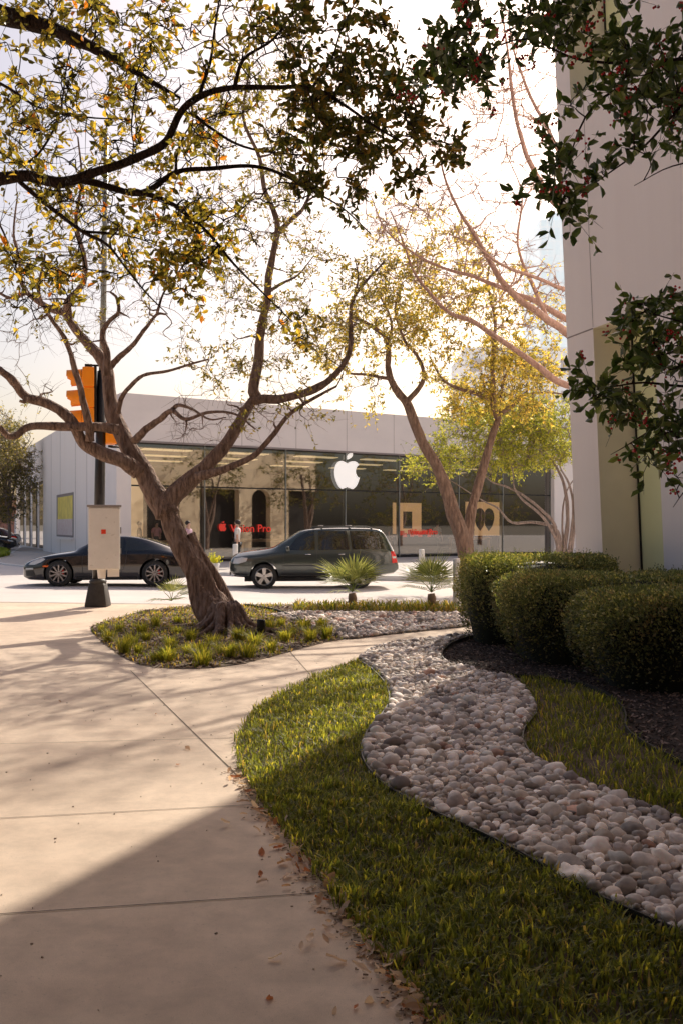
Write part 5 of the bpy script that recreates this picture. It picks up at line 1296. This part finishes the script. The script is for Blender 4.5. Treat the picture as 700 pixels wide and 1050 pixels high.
suv.patch('tail_lamp', [(4.60, .72), (4.56, 1.06), (4.66, 1.06), (4.74, .88), (4.75, .74)], M['taillamp'], .012)
suv.patch('tail_lamp_band', [(4.61, .86), (4.60, .92), (4.73, .91), (4.74, .86)], M['white'], .016)
suv.patch('lower_cladding', [(1.42, .30), (3.22, .30), (3.22, .44), (1.42, .44)], M['cartrim'], .014)
suv.patch('bumper_trim', [(.10, .34), (.52, .31), (.52, .42), (.10, .46)], M['cartrim'], .012)
for pts in ([(1.52, 1.04), (1.50, .75), (1.50, .46)], [(2.45, 1.66), (2.45, 1.1), (2.45, .46)], [(3.40, 1.62), (3.45, 1.1), (3.40, .86), (3.22, .72)], [(1.50, .46), (3.0, .46)], [(.5, .90), (1.5, 1.03)]): suv.line(pts)
suv.line([(1.5, .66), (2.4, .665), (3.2, .67)], .022, M['cartrim'], 'side_moulding', .012)
for x in (2.2, 3.15):
    for sg in (-1, 1): mb = MB(); y = suv.side(x, .98, .0)*sg; mb.tube([(x-.09, y, .98), (x-.07, y+sg*.03, .98), (x+.07, y+sg*.03, .98), (x+.09, y, .98)], .012, 6); mb.build('handle', M['chrome'], suv.root)
for sg in (-1, 1):
    mb = MB(); y = suv.side(1.62, 1.1, 0)*sg; mb.box((1.62, y+sg*.12, 1.13), (.11, .20, .15)); mb.build('mirror', M['cargreen'], suv.root, bevel=.03, smooth=True)
    mb = MB(); mb.tube([(2.35, sg*.62, 1.70), (2.5, sg*.62, 1.76), (3.9, sg*.62, 1.765), (4.05, sg*.62, 1.70)], .016, 8); mb.build('roof_rail', M['cartrim'], suv.root)
for x in (2.62, 3.42): mb = MB(); mb.box((x, 0, 1.79), (.07, 1.26, .03)); mb.build('roof_crossbar', M['rim'], suv.root, bevel=.008, smooth=False)
mb = MB(); mb.box((-.004, 0, .68), (.03, .72, .16)); mb.build('grille', M['chrome'], suv.root, bevel=.01, smooth=False)
mb = MB(); mb.box((.0, 0, .43), (.03, .9, .10)); mb.build('air_intake', M['cartrim'], suv.root, smooth=False)
mb = MB(); mb.box((4.80, 0, .78), (.012, .32, .15)); mb.build('number_plate', M['white'], suv.root, smooth=False)
for sg in (-1, 1): mb = MB(); mb.lathe([(0, .012), (.06, .006), (.065, -.02)], (.06, sg*.62, .50), 16, Matrix.Rotation(rad(-90), 3, 'Y')); mb.build('fog_lamp', M['headlamp'], suv.root)
for wx in suv.wheels:
    for sg in (-1, 1): wheel(suv.root, wx, sg*.845, .355, .235, M['rim'], 5, sg)
# sports coupe
cp = Car('sports_coupe', 'low black sports coupe with red brake calipers, partly behind the cabinet', 4.5,
    [(0, .50), (.05, .60), (.25, .70), (.6, .80), (1.0, .87), (1.25, .905), (1.45, .97), (1.75, 1.13), (2.05, 1.24), (2.35, 1.29), (2.7, 1.295), (3.1, 1.235), (3.5, 1.11), (3.9, .97), (4.2, .87), (4.4, .80), (4.47, .68), (4.5, .55)],
    [(0, .24), (.2, .17), (.6, .155), (3.9, .17), (4.3, .24), (4.5, .34)],
    [(0, .46), (.05, .54), (.25, .63), (.6, .74), (1.0, .80), (1.5, .84), (2.5, .87), (3.2, .89), (3.7, .87), (4.2, .79), (4.4, .72), (4.5, .50)],
    [(0, .52), (.06, .66), (.25, .80), (.6, .89), (1.2, .90), (1.9, .885), (2.8, .90), (3.4, .945), (3.9, .93), (4.3, .84), (4.5, .66)],
    [(0, .4), (1.2, .62), (1.5, .66), (2.0, .58), (2.6, .56), (3.2, .58), (3.8, .62), (4.5, .6)], [1.0, 3.45], .335, M['carblack'], (0, 0, 0), rad(1.5), 1.04)
xz = 27.35; xp = (19-CX)/FPX*(xz-.9); cp.root.location = (xp, xz, zroad(xp+2.3)+.003)
cp.toppatch('windscreen', 1.44, 2.05, .66, .50, M['carglass_light'], .007)
cp.patch('window', [(1.78, .90), (2.62, .905), (2.60, 1.225), (2.34, 1.225), (2.1, 1.165), (1.92, 1.06)], M['carglass'])
cp.patch('window', [(2.68, .91), (3.42, .93), (3.22, 1.07), (2.95, 1.18), (2.67, 1.222)], M['carglass'])
cp.toppatch('rear_window', 3.0, 3.75, .48, .5, M['carglass'])
cp.patch('headlamp', [(.20, .56), (.26, .62), (.42, .69), (.60, .735), (.66, .70), (.56, .63), (.38, .56)], M['headlamp'], .010)
cp.patch('tail_lamp', [(4.25, .62), (4.25, .70), (4.40, .69), (4.42, .63)], M['taillamp'], .01)
cp.patch('side_marker', [(.60, .50), (.60, .54), (.76, .545), (.76, .505)], M['amber'], .010)
cp.patch('air_intake', [(.14, .27), (.12, .40), (.34, .42), (.40, .28)], M['cartrim'], .010)
cp.patch('front_light_bar', [(.12, .43), (.12, .47), (.34, .48), (.34, .44)], M['headlamp'], .012)
cp.patch('sill_trim', [(1.45, .175), (3.0, .175), (3.0, .25), (1.45, .25)], M['cartrim'], .012)
for pts in ([(1.62, .84), (1.60, .6), (1.62, .28)], [(2.66, 1.22), (2.72, .88), (2.70, .6), (2.55, .28)], [(1.62, .28), (2.55, .28)], [(.75, .66), (.75, .52)]): cp.line(pts)
for sg in (-1, 1):
    mb = MB(); y = cp.side(1.78, .9, 0)*sg; mb.box((1.80, y+sg*.09, .95), (.10, .17, .11)); mb.build('mirror', M['carblack'], cp.root, bevel=.03, smooth=True)
    mb = MB(); y = cp.side(2.5, .74, .0)*sg; mb.tube([(2.42, y, .74), (2.44, y+sg*.02, .74), (2.58, y+sg*.02, .74), (2.60, y, .74)], .011, 6); mb.build('handle', M['carblack'], cp.root)
mb = MB(); mb.box((.03, 0, .34), (.03, .8, .10)); mb.build('grille', M['cartrim'], cp.root, smooth=False)
for wx in cp.wheels:
    for sg in (-1, 1): wheel(cp.root, wx, sg*.80, .335, .24, M['rim_mid'], 10, sg, M['red_brake'])
# parked cars at the far left
def smallcar(px, Z, rz, paint, label, front_right):
    c = Car('parked_car', label, 4.4, [(0, .60), (.06, .74), (.4, .86), (1.1, .97), (1.3, 1.03), (1.8, 1.30), (2.1, 1.42), (2.8, 1.46), (3.3, 1.40), (3.8, 1.12), (4.2, 1.03), (4.36, .85), (4.4, .60)],
        [(0, .34), (.2, .22), (4.2, .24), (4.4, .4)], [(0, .56), (.06, .66), (.4, .76), (1.2, .88), (3.6, .94), (4.2, .92), (4.36, .78), (4.4, .56)],
        [(0, .6), (.1, .74), (.5, .87), (3.9, .88), (4.3, .78), (4.4, .68)], [(0, .5), (1.3, .64), (2.1, .56), (3.2, .56), (3.8, .62), (4.4, .6)], [.9, 3.5], .32, paint, (0, 0, 0), rz, 1.0, 'parked cars at the far left')
    p = P(px, 0, Z); c.root.location = (p.x, p.y, zroad(p.x)+.001)
    c.toppatch('windscreen', 1.32, 2.05, .62, .5, M['carglass']); c.toppatch('rear_window', 3.28, 3.78, .5, .58, M['carglass'])
    c.patch('window', [(1.7, .94), (2.45, .95), (2.45, 1.38), (2.2, 1.37), (1.95, 1.22)], M['carglass']); c.patch('window', [(2.52, .95), (3.5, .99), (3.2, 1.31), (2.9, 1.375), (2.52, 1.385)], M['carglass'])
    c.patch('headlamp', [(.10, .58), (.14, .68), (.44, .74), (.44, .66)], M['headlamp'], .01); c.patch('tail_lamp', [(4.02, .72), (4.02, .88), (4.28, .86), (4.34, .74)], M['taillamp'], .01)
    for wx in c.wheels:
        for sg in (-1, 1): wheel(c.root, wx, sg*.78, .32, .2, M['rim_dark'], 6, sg)
smallcar(-50, 66, rad(8), M['carred'], 'dark parked car with red tail lamp, farther of the two at the left edge', 1)
smallcar(18.5, 62, rad(186), M['carblack'], 'dark parked car with pale headlamp, nearer of the two at the left edge', 1)

# ---------------------------------------------------------------- people
def skinmesh(name, js, es, m, parent, sub=1):
    me = bpy.data.meshes.new(name); me.from_pydata([j[0] for j in js], es, []); o = bpy.data.objects.new(name, me); COL.objects.link(o)
    md = o.modifiers.new('Skin', 'SKIN'); md.use_smooth_shade = True
    for i, j in enumerate(js):
        r_ = j[1]; me.skin_vertices[0].data[i].radius = (r_, r_) if not isinstance(r_, tuple) else r_
    me.skin_vertices[0].data[0].use_root = True
    s_ = o.modifiers.new('Sub', 'SUBSURF'); s_.levels = sub; s_.render_levels = sub
    bpy.context.view_layer.update(); m2 = bpy.data.meshes.new_from_object(o.evaluated_get(bpy.context.evaluated_depsgraph_get()))
    bpy.data.objects.remove(o); m2.materials.clear(); m2.materials.append(m)
    for p in m2.polygons: p.use_smooth = True
    o = bpy.data.objects.new(name, m2); COL.objects.link(o); o.parent = parent; return o
def person(label, loc, rz, h, top, bottom, stride=.18, arm=.2, skirt=False, longhair=False, group=None):
    t = thing('person', label, 'person', loc, rz, group, h/1.75)
    js = []; es = []
    def J(p, r, par=None):
        js.append((p, r)); i = len(js)-1
        if par is not None: es.append((par, i))
        return i
    pel = J((0, 0, .96), (.13, .10)); sp = J((0, 0, 1.12), (.12, .09), pel); ch = J((0, .01, 1.32), (.15, .105), sp); nk0 = J((0, .01, 1.46), (.07, .06), ch); nk = J((0, 0, 1.53), (.05, .05), nk0)
    h1 = J((0, -.01, 1.60), (.066, .078), nk); h2 = J((0, -.01, 1.67), (.075, .092), h1); J((0, -.0, 1.735), (.05, .06), h2)
    J((0, -.105, 1.645), (.012, .012), h2)
    for sg in (-1, 1):
        a = J((sg*.10, 0, .90), .085, pel); kn = J((sg*.10, -sg*stride*.5-.03, .50), .058, a); an = J((sg*.10, -sg*stride+(.04 if sg < 0 else .0), .09), .04, kn); J((sg*.11, -sg*stride-.15, .03), .033, an)
        s_ = J((sg*.17, .01, 1.42), .06, nk0); e_ = J((sg*.22, .03+sg*arm*.3, 1.16), .043, s_); w_ = J((sg*.22, sg*arm-.03, .93), .03, e_); pm = J((sg*.22, sg*arm-.05, .87), (.018, .04), w_)
        for q in range(4): k1 = J((sg*.222, sg*arm-.085+q*.022, .82), .009, pm); J((sg*.215, sg*arm-.085+q*.022, .775+abs(q-1.5)*.006), .007, k1)
        k1 = J((sg*.22, sg*arm-.095, .87), .010, w_); J((sg*.215, sg*arm-.11, .84), .008, k1)
    skinmesh('body', js, es, M['skin'], t)
    skinmesh('shirt', [((0, 0, .95), (.155, .12)), ((0, 0, 1.14), (.14, .11)), ((0, .01, 1.32), (.172, .125)), ((0, .01, 1.445), (.085, .075)),
        ((.18, .01, 1.42), .075), ((.225, .03+arm*.2, 1.22), .058), ((-.18, .01, 1.42), .075), ((-.225, .03-arm*.2, 1.22), .058)], [(0, 1), (1, 2), (2, 3), (3, 4), (4, 5), (3, 6), (6, 7)], top, t)
    if skirt:
        mb = MB(); mb.lathe([(.15, 1.0), (.19, .85), (.24, .55), (.235, .55), (.18, .85)], n=20); mb.build('skirt', bottom, t)
    else:
        skinmesh('trousers', [((0, 0, .97), (.15, .12)), ((.10, 0, .88), .098), ((.10, -stride*.5-.03, .50), .074), ((.10, -stride, .12), .062), ((-.10, 0, .88), .098), ((-.10, stride*.5-.03, .50), .074), ((-.10, stride+.04, .12), .062)],
             [(0, 1), (1, 2), (2, 3), (0, 4), (4, 5), (5, 6)], bottom, t)
    v, f = ICO[2]; mb = MB()
    mb.add([(p.x*.088, p.y*.105+.012, p.z*.10+1.685) for p in v if True], f) if False else None
    vs = [Vector((p.x*.088, p.y*.108+.018, p.z*.095+1.69)) for p in v]; mb.add(vs, f)
    if longhair: mb.tube([(0, .05, 1.70), (0, .085, 1.55), (0, .09, 1.38)], [.08, .075, .04], 10)
    mb.build('hair', M['hair'], t); return t
pp = G(29, 559.5); person('woman in a pink top and dress walking away on the far left pavement', (pp.x, pp.y, 0.0), rad(175), 1.68, M['pinkcloth'], M['pinkcloth'], .16, .12, True, True)
q = P(193, 0, 36.5); person('person in a lilac shirt standing behind the leaning trunk by the store', (q.x, q.y, 0), rad(60), 1.72, M['lilaccloth'], M['darkcloth'], .05, .05)
q = P(243.5, 0, 36.5); person('person in a white vest and dark trousers by the storefront', (q.x, q.y, 0), rad(-100), 1.75, M['whitecloth'], M['darkcloth'], .08, .1)
q = S3(Fs(491), .9, .012); person('person in dark clothes inside the store beside the right picture panel', q, rad(20), 1.78, M['darkcloth'], M['darkcloth'], .06, .05)
q = S3(Fs(456), .8, .012); person('shopper in a pale top inside the store between the picture panels', q, rad(140), 1.7, M['whitecloth'], M['darkcloth'], .06, .08)
q = S3(Fs(150), 1.2, .012); person('shopper in dark clothes inside the left end of the store', q, rad(100), 1.7, M['darkcloth'], M['darkcloth'], .06, .08)

for i, (px_, k_, c1, lb) in enumerate(((176, 2.6, 'pinkcloth', 'shopper in a pink top inside the left part of the store'), (262, 2.8, 'darkcloth', 'shopper in dark clothes beyond the car bonnet inside the store'), (425, 2.4, 'darkcloth', 'shopper in dark clothes standing by the left lit picture panel'), (440, 3.0, 'redgoods', 'shopper in a red shirt inside the store by the left picture panel'), (515, 2.6, 'lilaccloth', 'shopper in a lilac shirt below the right lit picture panel'))):
    q = S3(Fs(px_), k_, .012); person(lb, q, rad(40+i*75), 1.72, M[c1], M['darkcloth'], .05, .06)
